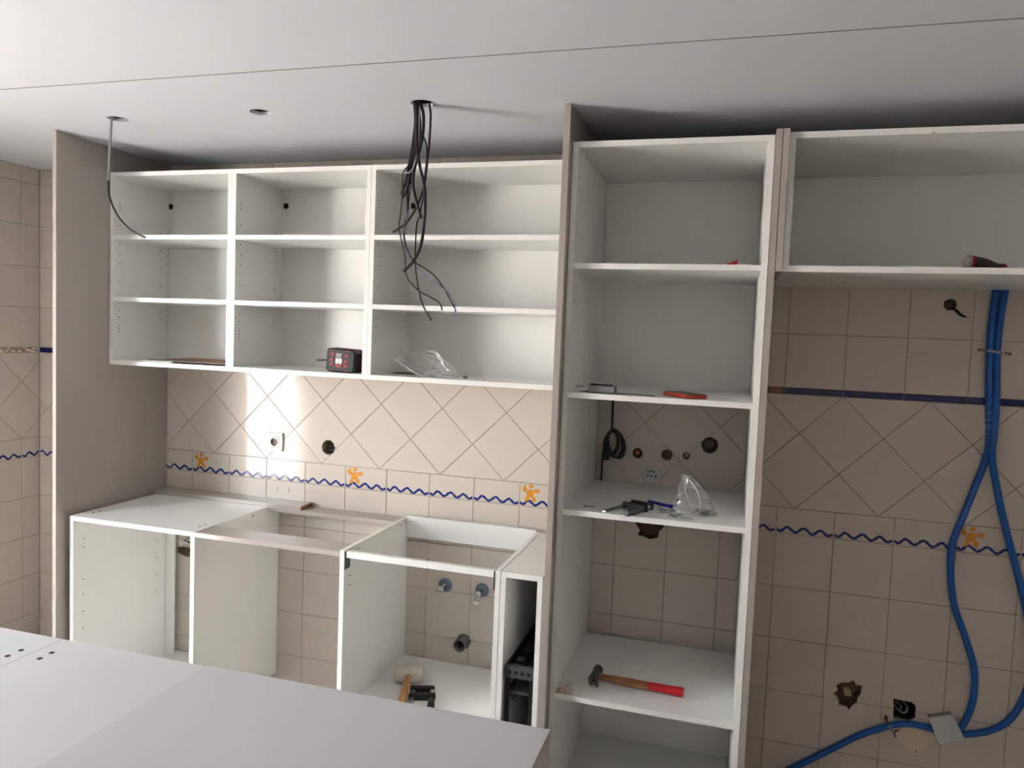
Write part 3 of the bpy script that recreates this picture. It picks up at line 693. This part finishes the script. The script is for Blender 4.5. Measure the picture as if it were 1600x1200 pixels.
# pencil and ink marks, residue, whitish dashes
def line(pts, r, m, name, lab):
    P = [onY(a, b, -.0006) for a, b in pts]; return tag(build(MB().tube(P, r, 4, 1, True, .4), name, m, wall_back), lab)
line([(1423, 549), (1422.5, 575)], .0007, PENCIL, 'pencil_mark', 'vertical pencil tick')
line([(1425, 552), (1441, 553), (1441, 556), (1426, 555.5), (1425, 552)], .0006, PENCIL, 'pencil_mark', 'pencilled rectangle')
for q in ([(1443, 551), (1446, 555)], [(1446, 551), (1444, 555)], [(1448, 550.5), (1450, 553.5), (1448, 555.5), (1447, 552.5), (1450.5, 551.5)], [(1446.5, 556), (1447, 559)]): line(q, .0009, GREENI, 'ink_mark', 'green ink scribble')
for px, py in ((434, 763.5), (451.5, 766)): line([(px, py-4), (px-.3, py+4)], .0008, PENCIL, 'pencil_mark', 'short dark tick')
line([(1383, 899), (1372, 910), (1367, 922), (1374, 925)], .0012, OFFWHITE, 'whitish_mark', 'whitish dried drip')
line([(1364, 937), (1365.5, 944), (1357, 958), (1353, 980), (1347, 1000), (1343, 1010)], .0015, OFFWHITE, 'whitish_mark', 'whitish dried drip')
for a in ([(662, 673), (668, 679)], [(669, 681), (677, 684)], [(678, 676), (683, 683)], [(684, 688), (690, 692)], [(672, 690), (674, 686)]): line(a, .0012, OFFWHITE, 'whitish_mark', 'short whitish mark')  # short whitish dashes on the diamond tiles

# ------------------------------------------------------------------ black coiled cable behind the tall column
cb = thing('coiled_cable', 'coil of black cable hanging on the tiles behind the tall column', 'cable', onY(955, 700, -.03))
build(MB().tube([onY(958, 612, -.012), onY(957, 650, -.018), onY(956, 672, -.02)], .0045), 'hanging_lead', BLACKC, cb)
cc = onY(958.5, 693, -.02)
for k in range(5):
    P = []
    rx, rz_ = .026+.004*(k % 3), .047+.004*((k*2) % 3); ox = (-.012, .003, .008, -.004, .014)[k]; tl = (-.15, .1, .22, -.05, .3)[k]
    for i in range(17):
        a = 2*PI*i/16+k; u, v = rx*math.cos(a), rz_*math.sin(a)
        P.append((cc.x+ox+u*math.cos(tl)-v*math.sin(tl), -.010-.006*k-.004*math.sin(2*a), cc.z+u*math.sin(tl)+v*math.cos(tl)))
    build(MB().tube(P, .0045, 8, 4), 'loop', BLACKC, cb)
e0 = onY(946, 712, -.02)
build(MB().tube([onY(952, 690, -.03), onY(943, 703, -.03), onY(941, 720, -.02), onY(940, 740, -.012), onY(939, 757, -.012)], .0042), 'tail', BLACKC, cb)
build(MB().rbox(e0.x-.014, e0.x+.016, -.036, -.014, e0.z-.016, e0.z+.012, .006), 'plug', BLACKP, cb)
e1 = onY(973, 706, -.02); build(MB().lathe([(0, .010), (.02, .011), (.026, .007)], (e1.x, -.01, e1.z), (0, -1, 0), 14), 'connector', BLACKP, cb)

# ------------------------------------------------------------------ cables from the ceiling holes
YC = -.694
HOLEC = 'cables hanging from the right ceiling hole'
def cable(pts, r, m, lab, y=YC, dy=0.0, group=HOLEC):
    P = []
    for i, (a, b) in enumerate(pts): P.append(onY(a, b, y+dy*min(1, i/3)))
    top = P[0].copy(); top.z = CEIL+.07; P = [top]+P
    return tag(build(MB().tube(P, r, 8, 7), 'ceiling_cable', m, None, P[1]), lab, 'cable', group)
cable([(648, 160), (649, 185), (648, 203), (643, 240), (637, 268), (636, 290), (637, 306), (637, 328)], .0052, BLACKC, 'thick black ceiling cable ending halfway down the top compartment', dy=.01)
cable([(657, 160), (661, 175), (662, 190), (660, 215), (654, 240), (648, 262), (645, 285), (648, 305), (655, 330), (658, 341)], .0052, BLACKC, 'thick black ceiling cable bowing right then ending beside the black cap', dy=-.012)
cable([(652, 158), (651, 190), (652, 230), (656, 260), (662, 285), (664, 310), (662.5, 350), (657, 385), (646, 408), (631, 424)], .0052, BLACKC, 'thickest black ceiling cable curving to the left below the first shelf', dy=-.02)
cable([(671, 162), (673, 180), (671, 220), (668, 250), (665, 275), (660, 300), (650, 325), (635, 348), (614, 363)], .0038, BLACKC, 'black ceiling cable at the right of the bundle, crossing to a left end', dy=.0)
cable([(654, 160), (652, 182), (658, 205), (666, 225), (667, 245), (664, 272), (662, 300), (656, 335), (651, 352), (649, 390), (649, 412), (652, 440), (660, 475), (674, 501)], .0026, BLACKC, 'longest thin black ceiling wire, ending lowest of the bundle', dy=.02)
cable([(650, 162), (649, 190), (650, 228), (641, 255), (630, 270), (629, 300), (625, 340), (623, 353), (627, 375), (633, 400), (634, 425), (640, 440), (655, 455), (670, 463), (686, 473), (691, 485)], .0023, BLACKC, 'thin black ceiling wire bulging left and ending right in a small hook', dy=-.008)
cable([(655, 160), (655, 200), (649, 238), (637, 265), (633, 285), (627, 304)], .0042, BLACKC, 'short black ceiling cable ending left of the bundle above the black cap', dy=.015)
cable([(649, 161), (651, 200), (646, 245), (639, 290), (638, 320), (632, 350), (632, 370), (637, 392), (648, 409), (665, 420), (680, 432), (695, 453), (706, 473), (712.5, 486)], .0023, BLACKC, 'thin black ceiling wire swinging far right down to the second shelf', dy=.025)
cable([(650, 160), (648, 200), (644, 250), (638, 300), (634, 345), (630, 367), (634, 387), (645, 408), (655, 423), (672, 437), (690, 448), (705, 465), (711, 480), (709, 495)], .0018, BLUEC, 'thin blue grey ceiling wire swinging far right beside a black one', dy=.022)
cable([(652, 160), (652, 210), (647, 260), (640, 305), (638, 330), (637, 345), (634, 358)], .0018, PINKC, 'thin pinkish ceiling wire ending in the top compartment', dy=.012)
cable([(656, 161), (655, 190), (654, 225), (650, 250), (642, 268), (631, 270)], .0026, GREYC, 'grey ceiling wire curling into a short hook left of the bundle', dy=-.015)
cable([(651, 161), (650, 195), (649, 225), (644, 252), (640, 275), (636, 296), (629, 309)], .0050, BLACKC, 'stout black ceiling cable ending left just above the top shelf holes', dy=-.004)
cable([(653, 160), (656, 190), (655, 222), (651, 246), (646, 266), (640, 288)], .0050, BLACKC, 'shortest stout black ceiling cable hidden in the middle of the bundle', dy=.006)
lc = thing('ceiling_cable', 'single cable hanging from the left ceiling hole, pale above and black below', 'cable', onY(173, 187, -.70))
P = [onY(a, b, -.70) for a, b in ((174, 187), (172.5, 215), (171, 245), (170.5, 262), (169.5, 282), (169.5, 297), (172, 310), (179, 328), (190, 345), (206, 360), (227, 371))]
top = P[0].copy(); top.z = CEIL+.07
build(MB().tube([top]+P[:5], .0042), 'pale_sleeve', GREYC, lc); build(MB().tube(P[4:], .0034), 'black_sleeve', BLACKC, lc)
# thin cream cord at the foot of the left wall corner
P = [onX(50, 990, XL+.01), onX(60, 972, XL+.006), onY(66, 962, -.03), onY(75, 948, -.008), onY(86, 932, -.006)]
tag(build(MB().tube(P, .0022), 'thin_cord', mat('cream cord', (208, 190, 170), .6), None, P[0]), 'thin cream cord slanting across the tile corner left of the tall panel', 'cord')

# ------------------------------------------------------------------ tools and small things
def place(o, loc, rz=0.0):
    o.location = loc; o.rotation_euler = (0, 0, rz); return o
def local(name, label, cat, group=None): return thing(name, label, cat, (0, 0, 0), group)   # built around the origin, then placed

# claw hammer on the fourth shelf
SZ = -.478
h = local('claw_hammer', 'claw hammer with red grip lying on the low shelf of the tall column', 'hammer')
R_ = .0175
build(MB().tube([(.0, 0, R_), (.05, 0, R_), (.12, 0, R_), (.185, 0, R_)], [.0105, .012, .0145, .0135], 14, 6, True, .72), 'handle', WOOD, h)
build(MB().tube([(.183, 0, R_), (.20, 0, R_), (.25, 0, R_), (.285, 0, R_), (.30, 0, R_)], [.0140, .0145, .0145, .0165, .0155], 14, 6, True, .78), 'grip', RED, h)
hd = build(MB().lathe([(-.014, .014), (.0, .0155), (.014, .0145), (.026, .0115), (.034, .0115), (.039, .0165), (.056, .0172), (.058, .0155)], (-.004, 0, R_), (0, 1, 0), 18), 'head', DSTEEL, h)
for s in (-1, 1):
    build(MB().tube([(-.004+s*.004, -.008, R_+.002), (-.004+s*.006, -.028, R_+.006), (.001+s*.009, -.050, R_+.003), (.010+s*.011, -.070, R_-.004)], [.0135, .0115, .0085, .004], 10, 5, True, .7), 'claw', DSTEEL, hd)
p_ = onZ(931, 1058, SZ+.014); q_ = onZ(1068, 1084, SZ+.014)
L_ = (q_-p_).length; place(h, (p_.x, p_.y, SZ+.001), math.atan2(q_.y-p_.y, q_.x-p_.x)); h.scale = (L_/.30,)*3

# rubber mallet and clamp in the sink cabinet
MZ = -.703
h = local('rubber_mallet', 'mallet with dirty white rubber head and wooden handle in the sink cabinet', 'mallet')
build(MB().lathe([(-.055, .028), (-.052, .034), (-.02, .0365), (.02, .0365), (.052, .034), (.055, .028)], (0, 0, .0366), (1, 0, 0), 26), 'head', RUBBER, h)
build(MB().tube([(0, -.028, .036), (-.004, -.10, .030), (-.012, -.20, .022), (-.018, -.27, .018)], [.0145, .0135, .0145, .016], 14), 'handle', WOODL, h)
p_ = onZ(635, 1062, MZ+.02); place(h, (p_.x, p_.y+.02, MZ+.001), .36)
def clamp(label):
    t = local('f_clamp', label, 'clamp')
    build(MB().box(-.012, .21, -.0075, .0075, .010, .0165), 'bar', STEEL, t)
    build(MB().rbox(-.016, .006, -.013, .082, .0015, .0245, .007), 'fixed_jaw', BLACKP, t)
    sj = build(MB().rbox(.040, .064, -.014, .088, .0015, .0245, .007), 'sliding_jaw', BLACKP, t)
    build(MB().lathe([(.012, .009), (.016, .009), (.016, .0045), (.085, .0045)], (0, .074, .013), (1, 0, 0), 12), 'screw', STEEL, sj)
    build(MB().lathe([(0, .0075), (.004, .0125), (.05, .0135), (.092, .0128), (.098, .009)], (.080, .074, .0137), (1, 0, 0), 16), 'handle', GREYP if 'grip' in label else BLACKP, t)
    return t
k_ = clamp('black bar clamp lying beside the mallet in the sink cabinet')
p_ = onZ(646, 1077, MZ+.015); place(k_, (p_.x, p_.y, MZ), -PI/2+.34)
k_ = clamp('black bar clamp with dark grey grip on the shelf beside the blue pen')
p_ = onZ(990, 786, .152); q_ = onZ(944, 799, .152); place(k_, (p_.x, p_.y, .1402), math.atan2(q_.y-p_.y, q_.x-p_.x)); k_.scale = ((q_-p_).length/.21,)*3

# blue pen, loose screws, single bolt on the same shelf
CZ = .140
a, b = onZ(1013, 783, CZ+.0066), onZ(1056, 793, CZ+.0066)
pn = thing('pen', 'blue pen lying on the shelf behind the loose screws', 'pen', (a+b)/2)
d_ = b-a; build(MB().lathe([(0, .0042), (.004, .005), (d_.length*.74, .005), (d_.length*.75, .0062), (d_.length, .0058)], a, d_, 12), 'barrel', PENB, pn)
build(MB().lathe([(0, .0048), (.012, .003), (.018, .001)], b, d_, 10), 'tip', TAPE, pn)
def screw_mesh(L):
    return MB().lathe([(0, .0012), (.0012, .0044), (.0028, .0040), (.0045, .0021), (L-.006, .0019), (L, .0004)], (0, 0, 0), (1, 0, 0), 8)
SCR = {}
def screw(x, y, z, rz, tilt, label, L=.035, group='loose screws on the clamp shelf'):
    key = round(L, 3)
    if key not in SCR: o = build(screw_mesh(L), 'screw', STEEL); SCR[key] = o
    else: o = SCR[key].copy(); COL.objects.link(o)
    o.location = (x, y, z); o.rotation_euler = (0, tilt, rz); return tag(o, label, 'screw', group)
for k, (px, py, rz_, L) in enumerate(((1033, 806, .5, .030), (1040, 803, 2.4, .030), (1046, 809, -.3, .030), (1049, 805, 1.2, .030), (1054, 803, 2.9, .030), (1056, 811, .9, .030), (1060, 808, -.7, .030), (1046, 813, .2, .030), (1062, 814, .05, .042), (1043, 817, 1.0, .042))):
    p_ = onZ(px, py-5, CZ+.003); p_.y = max(p_.y, -.552); screw(p_.x, p_.y, CZ+.0046, rz_, .03, 'small zinc screw in the loose heap in front of the plastic bag' if L < .04 else ('longer zinc screw pointing right at the front of the loose heap' if px > 1050 else 'longer zinc screw pointing at the shelf edge in front of the loose heap'), L)
p_ = onZ(913, 791, CZ+.003); screw(p_.x, p_.y, CZ+.0046, .12, .02, 'single screw lying alone at the left of the clamp shelf', .036, 'lone screw')

# plastic bags
def bag(name, label, rings, m=FILM, crumple=.006, seg=26, seed=1):
    """rings = [(centre, axis_a, axis_b)] ellipse sections, last one is the closed end"""
    rnd = random.Random(seed); ph = [(rnd.uniform(0, 6.28), rnd.uniform(2, 7), rnd.uniform(0, 6.28)) for _ in range(6)]
    vs = []; fs = []; n = len(rings)*3-2; fine = []
    for i in range(len(rings)-1):
        for k in range(3):
            t = k/3; A, B_ = rings[i], rings[i+1]; fine.append([A[j]*(1-t)+B_[j]*t for j in range(3)])
    fine.append(list(rings[-1]))
    for i, (c_, a_, b_) in enumerate(fine):
        for k in range(seg):
            t = 2*PI*k/seg; p = c_+a_*math.cos(t)+b_*math.sin(t)
            q = crumple*sum(math.sin(u+v*t+w*i*.6) for u, v, w in ph)/2.5+rnd.uniform(-1, 1)*crumple*.35
            nn = (a_*math.cos(t)+b_*math.sin(t)); nn = nn.normalized() if nn.length > 1e-6 else Vector((0, 0, 1))
            vs.append(p+nn*q)
    for i in range(len(fine)-1):
        for k in range(seg): j = (k+1) % seg; fs.append((i*seg+k, i*seg+j, (i+1)*seg+j, (i+1)*seg+k))
    return vs, fs, seg
def on_floor(vs, z): return [Vector((v[0], v[1], max(v[2], z))) for v in vs]
UZ = .5263
V = Vector
def pt(px, py, Y): return onY(px, py, Y)
# empty bag in the wide wall cabinet: open mouth to the left, tail to the right
Yb = -.23
mouth = [(617, 562, -.02), (628, 553, .01), (645, 549, .04), (664, 547.5, .06), (681, 549, .05), (684, 560, .03), (677, 568, 0), (670, 579, -.03), (659, 588, -.05), (647, 582, -.05), (634, 573, -.04)]
M0 = []
for i in range(len(mouth)):
    p, q = mouth[i], mouth[(i+1) % len(mouth)]
    for k in range(3): t = k/3; M0.append(pt(p[0]+(q[0]-p[0])*t, p[1]+(q[1]-p[1])*t, Yb+p[2]+(q[2]-p[2])*t))
sg = len(M0); tail = [pt(690, 580, Yb+.02), pt(716, 591, Yb+.03)]; rb = random.Random(12); vs = []; fs = []; c0 = sum(M0, V((0, 0, 0)))/sg
for j in range(11):
    t = j/10; cen = c0.lerp(tail[0], min(1, t*2)) if t < .5 else tail[0].lerp(tail[1], t*2-1); sc = (1-t)**.8*.96+.04
    for k in range(sg):
        d_ = M0[k]-c0; w_ = 1+.10*math.sin(k*1.3+j*.9)*min(1, t*4)+.05*math.sin(k*2.9-j*1.7)*min(1, t*4)
        vs.append(cen+d_*sc*w_+V((rb.uniform(-1, 1), rb.uniform(-1, 1), rb.uniform(-1, 1)))*.0016*min(1, t*5))
for j in range(10):
    for k in range(sg): l = (k+1) % sg; fs.append((j*sg+k, j*sg+l, (j+1)*sg+l, (j+1)*sg+k))
vs = on_floor(vs, UZ+.0008); rg = [0, 0, (tail[0],)]
bg_ = thing('plastic_bag', 'empty crumpled clear plastic bag in the widest wall cabinet', 'bag', V((rg[2][0].x, Yb, UZ)))
build(MB().add(vs, fs), 'film', FILM, bg_)
RIMM = mat('doubled polythene rim', (226, 226, 222), .25)
build(MB().tube(vs[:sg]+[vs[0]], .0019, 5, 2), 'rim', RIMM, bg_)
# small stuff beside it
p_ = onZ(716, 592, UZ); tag(build(MB().lathe([(0, .009), (.004, .009), (.008, .006), (.009, .002)], (p_.x+.012, -.25, UZ+.0005), (0, 0, 1), 12), 'furniture_fitting', GREYP, None, (p_.x+.012, -.25, UZ)), 'small grey fitting at the tail of the crumpled empty bag', 'fitting')
tag(build(MB().box(1.105, 1.19, -.20, -.13, UZ+.0004, UZ+.004), 'hardboard_scrap', CARD, None, (1.15, -.16, UZ)), 'small brown scrap lying left of the crumpled bag', 'scrap')
# bag of screws on the clamp shelf
c0 = onZ(1085, 803, CZ); ap = onY(1068, 742, c0.y-.005)
rg = [(V((c0.x, c0.y, CZ+.002)), V((.070, 0, 0)), V((0, .042, 0))), (V((c0.x-.004, c0.y, CZ+.03)), V((.066, 0, 0)), V((0, .036, 0))), (V((c0.x-.010, c0.y, CZ+.07)), V((.046, 0, 0)), V((0, .028, 0))), (V((ap.x+.012, c0.y, CZ+.115)), V((.019, 0, .004)), V((0, .012, 0))), (V((ap.x+.002, c0.y, ap.z)), V((.004, 0, 0)), V((0, .004, 0)))]
vs, fs, sg = bag('', '', rg, seed=9, crumple=.004); vs = on_floor(vs, CZ+.0008)
b2 = thing('plastic_bag', 'clear zip bag of screws standing like a tent on the clamp shelf', 'bag', V((c0.x, c0.y, CZ)))
build(MB().add(vs, fs), 'film', FILM, b2)
Yz = c0.y-.034
build(MB().tube([onY(1068, 742, c0.y-.006), onY(1083, 757, Yz), onY(1093, 778, Yz-.004), onY(1094, 795, Yz-.006), onY(1091, 806, Yz-.008)], [.0008, .0014, .0014, .0014, .001], 6), 'zip_edge', RIMM, b2)
build(MB().tube([onY(1068, 743, c0.y-.006), onY(1072, 770, Yz), onY(1079, 788, Yz-.006), onY(1089, 806, Yz-.008)], [.0008, .0012, .0014, .001], 6), 'fold', RIMM, b2)
rr = random.Random(3)
for k in range(30):
    a = rr.uniform(0, PI); px = c0.x+.028+rr.uniform(-.026, .022); py = c0.y+rr.uniform(-.018, .014)
    screw(px, py, CZ+.005+.0048*(k//10), a, rr.uniform(-.04, .04), 'zinc screw in the heap inside the clear zip bag', .03, 'screws inside the zip bag')

# calliper and phone on the third shelf
PZ = .522
a, b = onZ(908, 613, PZ+.002), onZ(1021, 622.5, PZ+.002)
# keep it just behind the shelf's front edge
ca = thing('calliper', 'steel slide calliper lying at the front left of the phone shelf', 'calliper', V((a.x, -.50, PZ)))
y0 = -.535; ang = math.radians(-6); M = Matrix.Translation(V((1.948, y0, PZ+.001))) @ Matrix.Rotation(ang, 4, 'Z')
build(MB().box(0, .235, -.008, .008, 0, .004, M), 'beam', DSTEEL, ca)
build(MB().rbox(.02, .108, -.014, .014, .003, .023, .003, M), 'slider', mat('grey display housing', (128, 130, 130), .5), ca)
build(MB().box(.022, .085, -.002, .012, .023, .029, M), 'display', BLACKP, ca)
build(MB().lathe([(0, .006), (.01, .006)], M @ V((.09, .004, .019)), (0, 0, 1), 12), 'thumb_screw', BLACKP, ca)
build(MB().add([M @ V(v) for v in ((-.012, -.008, 0), (.012, -.008, 0), (.010, .045, 0), (.004, .048, 0), (-.012, -.008, .003), (.012, -.008, .003), (.010, .045, .003), (.004, .048, .003))], [(0, 1, 2, 3), (7, 6, 5, 4), (0, 4, 5, 1), (1, 5, 6, 2), (2, 6, 7, 3), (3, 7, 4, 0)]), 'jaw', STEEL, ca)
build(MB().lathe([(0, .0008), (.04, .0008)], M @ V((.235, -.006, .0015)), M.to_3x3() @ V((1, 0, 0)), 6), 'depth_rod', STEEL, ca)
build(MB().lathe([(0, .0008), (.03, .0008)], M @ V((-.002, .01, .017)), M.to_3x3() @ V((-1, .1, 0)), 6), 'probe', DSTEEL, ca)
ph = local('mobile_phone', 'red framed mobile phone lying on the shelf beside the calliper', 'phone')
build(MB().rbox(-.0375, .0375, -.0775, .0775, 0, .0130, .010), 'frame', PHONER, ph)
build(MB().rbox(-.0345, .0345, -.0745, .0745, .0126, .0137, .009), 'screen', GLASSD, ph)
build(MB().box(-.0382, -.0374, -.01, .02, .004, .007), 'side_button', PHONER, ph)
p_ = onZ(1070, 628, PZ); place(ph, (p_.x-.0135, max(p_.y, -.575)+.082, PZ+.0006), math.radians(35))
# red piece on the top shelf of the column
rp = thing('red_wedge', 'flat red plastic wedge on the upper shelf of the tall column', 'wedge', (2.355, -.47, .936))
a, b = onY(1124, 413, -.50), onY(1152, 413, -.50)
build(MB().add([(a.x, -.50, .9365), (b.x, -.50, .9365), (b.x, -.44, .9365), (a.x, -.44, .9365), (a.x, -.50, .9385), (b.x, -.50, .957), (b.x, -.44, .957), (a.x, -.44, .9385)], [(0, 1, 2, 3), (7, 6, 5, 4), (0, 4, 5, 1), (1, 5, 6, 2), (2, 6, 7, 3), (3, 7, 4, 0)]), 'body', RED, rp)
build(MB().box(b.x-.004, b.x, -.50, -.44, .957, .9585), 'lip', RED, rp)

# screwdriver in the wide wall cabinet
DZ = .935
sd = thing('screwdriver', 'black and red handled screwdriver in the wide wall cabinet', 'screwdriver', V((3.1, -.50, DZ)))
a = onY(1506, 408, -.52); e = onY(1574, 414, -.52)
p0 = V((a.x, -.535, DZ+.0205)); ax = V((e.x-a.x, .03, -.0125)); Ls = ax.length
build(MB().lathe([(0, .0165), (.003, .0195), (.010, .0200)], p0, ax, 20), 'end_cap', mat('grey screwdriver cap', (142, 136, 132), .5), sd)
build(MB().lathe([(.010, .0202), (.018, .0198)], p0, ax, 20), 'red_ring', REDP, sd)
build(MB().lathe([(.018, .0196), (.045, .0185), (.068, .0145), (Ls-.028, .0095), (Ls-.012, .0090)], p0, ax, 20), 'grip', BLACKP, sd)
build(MB().lathe([(Ls-.012, .0100), (Ls-.006, .0112), (Ls, .0085)], p0, ax, 16), 'collar', REDP, sd)
build(MB().lathe([(Ls, .0030), (Ls+.075, .0030), (Ls+.09, .0012)], p0, V((ax.x, ax.y, -.0125)), 10), 'blade', STEEL, sd)

# cordless drill in the middle wall cabinet, battery towards the room
c0 = onY(537, 566, -.30)
dr = thing('cordless_drill', 'red and black cordless drill lying in the middle wall cabinet with its battery forward', 'drill', V((c0.x, -.2, UZ)))
bw, bh = .062, .046; zc = UZ+bh+.0012
MZr = Matrix.Translation(V((c0.x, -.30, zc))) @ Matrix.Rotation(.05, 4, 'Y')
bt_ = build(MB().rbox(-bw, bw, -.028, .03, -bh, bh, .016, MZr, 5, 1), 'battery', BLACKP, dr)
def pad(x, z, w_, h_, m, nm, y=-.0283): return build(MB().box(x-w_, x+w_, y-.0014, y+.003, z-h_, z+h_, MZr), nm, m, bt_)
for x, z in ((-.034, .022), (-.038, .002), (-.036, -.016), (.026, .020), (.024, -.002), (.026, -.020)): pad(x, z, .0075, .0062, REDP, 'red_pad')
tag(pad(-.006, -.002, .0135, .0105, PAPER, 'label'), 'small white sticker'); tag(pad(-.007, .020, .012, .008, mat('grey print', (150, 150, 148), .6), 'rating_print'), 'grey printed block'); tag(pad(-.006, -.021, .0125, .0062, REDP, 'red_label'), 'red sticker')
mb = MB()
for x, z, w_ in ((-.010, .003, .006), (-.003, -.003, .003), (-.004, -.008, .004), (-.013, .021, .002), (-.004, .023, .003), (.000, .018, .002)): mb.box(x-w_, x+w_, -.0301, -.0293, z-.0009, z+.0009, MZr)
build(mb, 'print', BLACKP, bt_)['kind'] = 'stuff'
for z in (.039, -.039): pad(-.038, z, .009, .0022, REDP, 'red_trim', -.027); pad(.030, z, .008, .0022, REDP, 'red_trim', -.027)
build(MB().rbox(-bw-.001, bw+.004, .030, .040, -bh+.001, bh+.0012, .016, MZr, 5, 1), 'red_band', REDP, dr)
build(MB().rbox(-bw+.010, bw+.016, .040, .075, -bh+.004, bh-.004, .014, MZr, 5, 1), 'foot', BLACKP, dr)
build(MB().tube([(c0.x+.018, -.235, zc), (c0.x+.016, -.19, zc), (c0.x+.012, -.14, zc)], [.024, .021, .024], 14), 'handle', BLACKP, dr)
bx = c0.x+.012; yb = -.105
build(MB().lathe([(-.085, .018), (-.08, .028), (-.02, .032), (.045, .030), (.05, .026)], (bx, yb, zc), (-1, 0, 0), 20), 'motor_housing', REDP, dr)
ck = build(MB().lathe([(.05, .022), (.062, .023), (.09, .021), (.098, .012)], (bx, yb, zc), (-1, 0, 0), 18), 'chuck', BLACKP, dr)
pb = onY(494, 562.5, yb)
build(MB().lathe([(.098, .0042), (bx-pb.x-.006, .0042), (bx-pb.x, .001)], (bx, yb, zc), V((-1, 0, (pb.z-zc)/(bx-pb.x))), 10), 'drill_bit', DSTEEL, ck)

# sheets in the left wall cabinet
hs = thing('hardboard_sheet', 'thin brown sheet lying on the floor of the left wall cabinet', 'sheet', V((.24, -.2, UZ)))
build(MB().box(.03, .434, -.332, -.05, UZ+.006, UZ+.0105), 'sheet', CARD, hs); build(MB().box(.03, .434, -.3325, -.332, UZ+.006, UZ+.0105), 'dark_edge', BLACKP, hs)
pp = thing('instruction_leaflet', 'white folded leaflet under the brown sheet in the left wall cabinet', 'paper', V((.1, -.25, UZ)))
build(MB().box(-.02, .17, -.336, -.12, UZ+.0008, UZ+.0028), 'page', PAPER, pp); build(MB().box(.0, .16, -.334, -.13, UZ+.0031, UZ+.0055), 'page', PAPER, pp)

# sawdust and crumbs on the shelves
def crumbs(name, label, n, fx, m, smin, smax, loc):
    mb = MB(); rnd = random.Random(n)
    for _ in range(n):
        x, y, z = fx(rnd); s = rnd.uniform(smin, smax); a = rnd.uniform(0, 6.28); e = rnd.uniform(.3, 1)
        q = [V((s*math.cos(a), s*math.sin(a), 0)), V((-s*e*math.sin(a), s*e*math.cos(a), 0))]
        c_ = V((x, y, z)); mb.add([c_+q[0], c_+q[1], c_-q[0], c_-q[1], c_+V((0, 0, s*.6))], [(0, 1, 4), (1, 2, 4), (2, 3, 4), (3, 0, 4), (3, 2, 1, 0)])
    return tag(build(mb, name, m, None, loc), label, 'debris', kind='stuff')
crumbs('sawdust', 'brown sawdust in the front left corner of the hammer shelf', 420, lambda r: (1.907+abs(r.gauss(0, .03)), -.575+abs(r.gauss(0, .045)), SZ+.0004), DUST, .0008, .0028, (1.93, -.55, SZ))
crumbs('crumbs', 'dark crumbs scattered over the hammer shelf', 34, lambda r: (r.uniform(1.93, 2.45), r.uniform(-.55, -.06), SZ+.0004), CHIP, .0012, .0032, (2.2, -.3, SZ))
crumbs('dust', 'dust and crumbs on the floor of the sink cabinet around the mallet', 160, lambda r: (1.115+abs(r.gauss(0, .11)), -.03-abs(r.gauss(0, .07)), MZ+.0004), CHIP, .0006, .0018, (1.2, -.1, MZ))
crumbs('dust', 'specks of dust on the clamp shelf', 60, lambda r: (r.uniform(1.92, 2.46), r.uniform(-.56, -.1), CZ+.0004), DUST, .0006, .0015, (2.2, -.3, CZ))
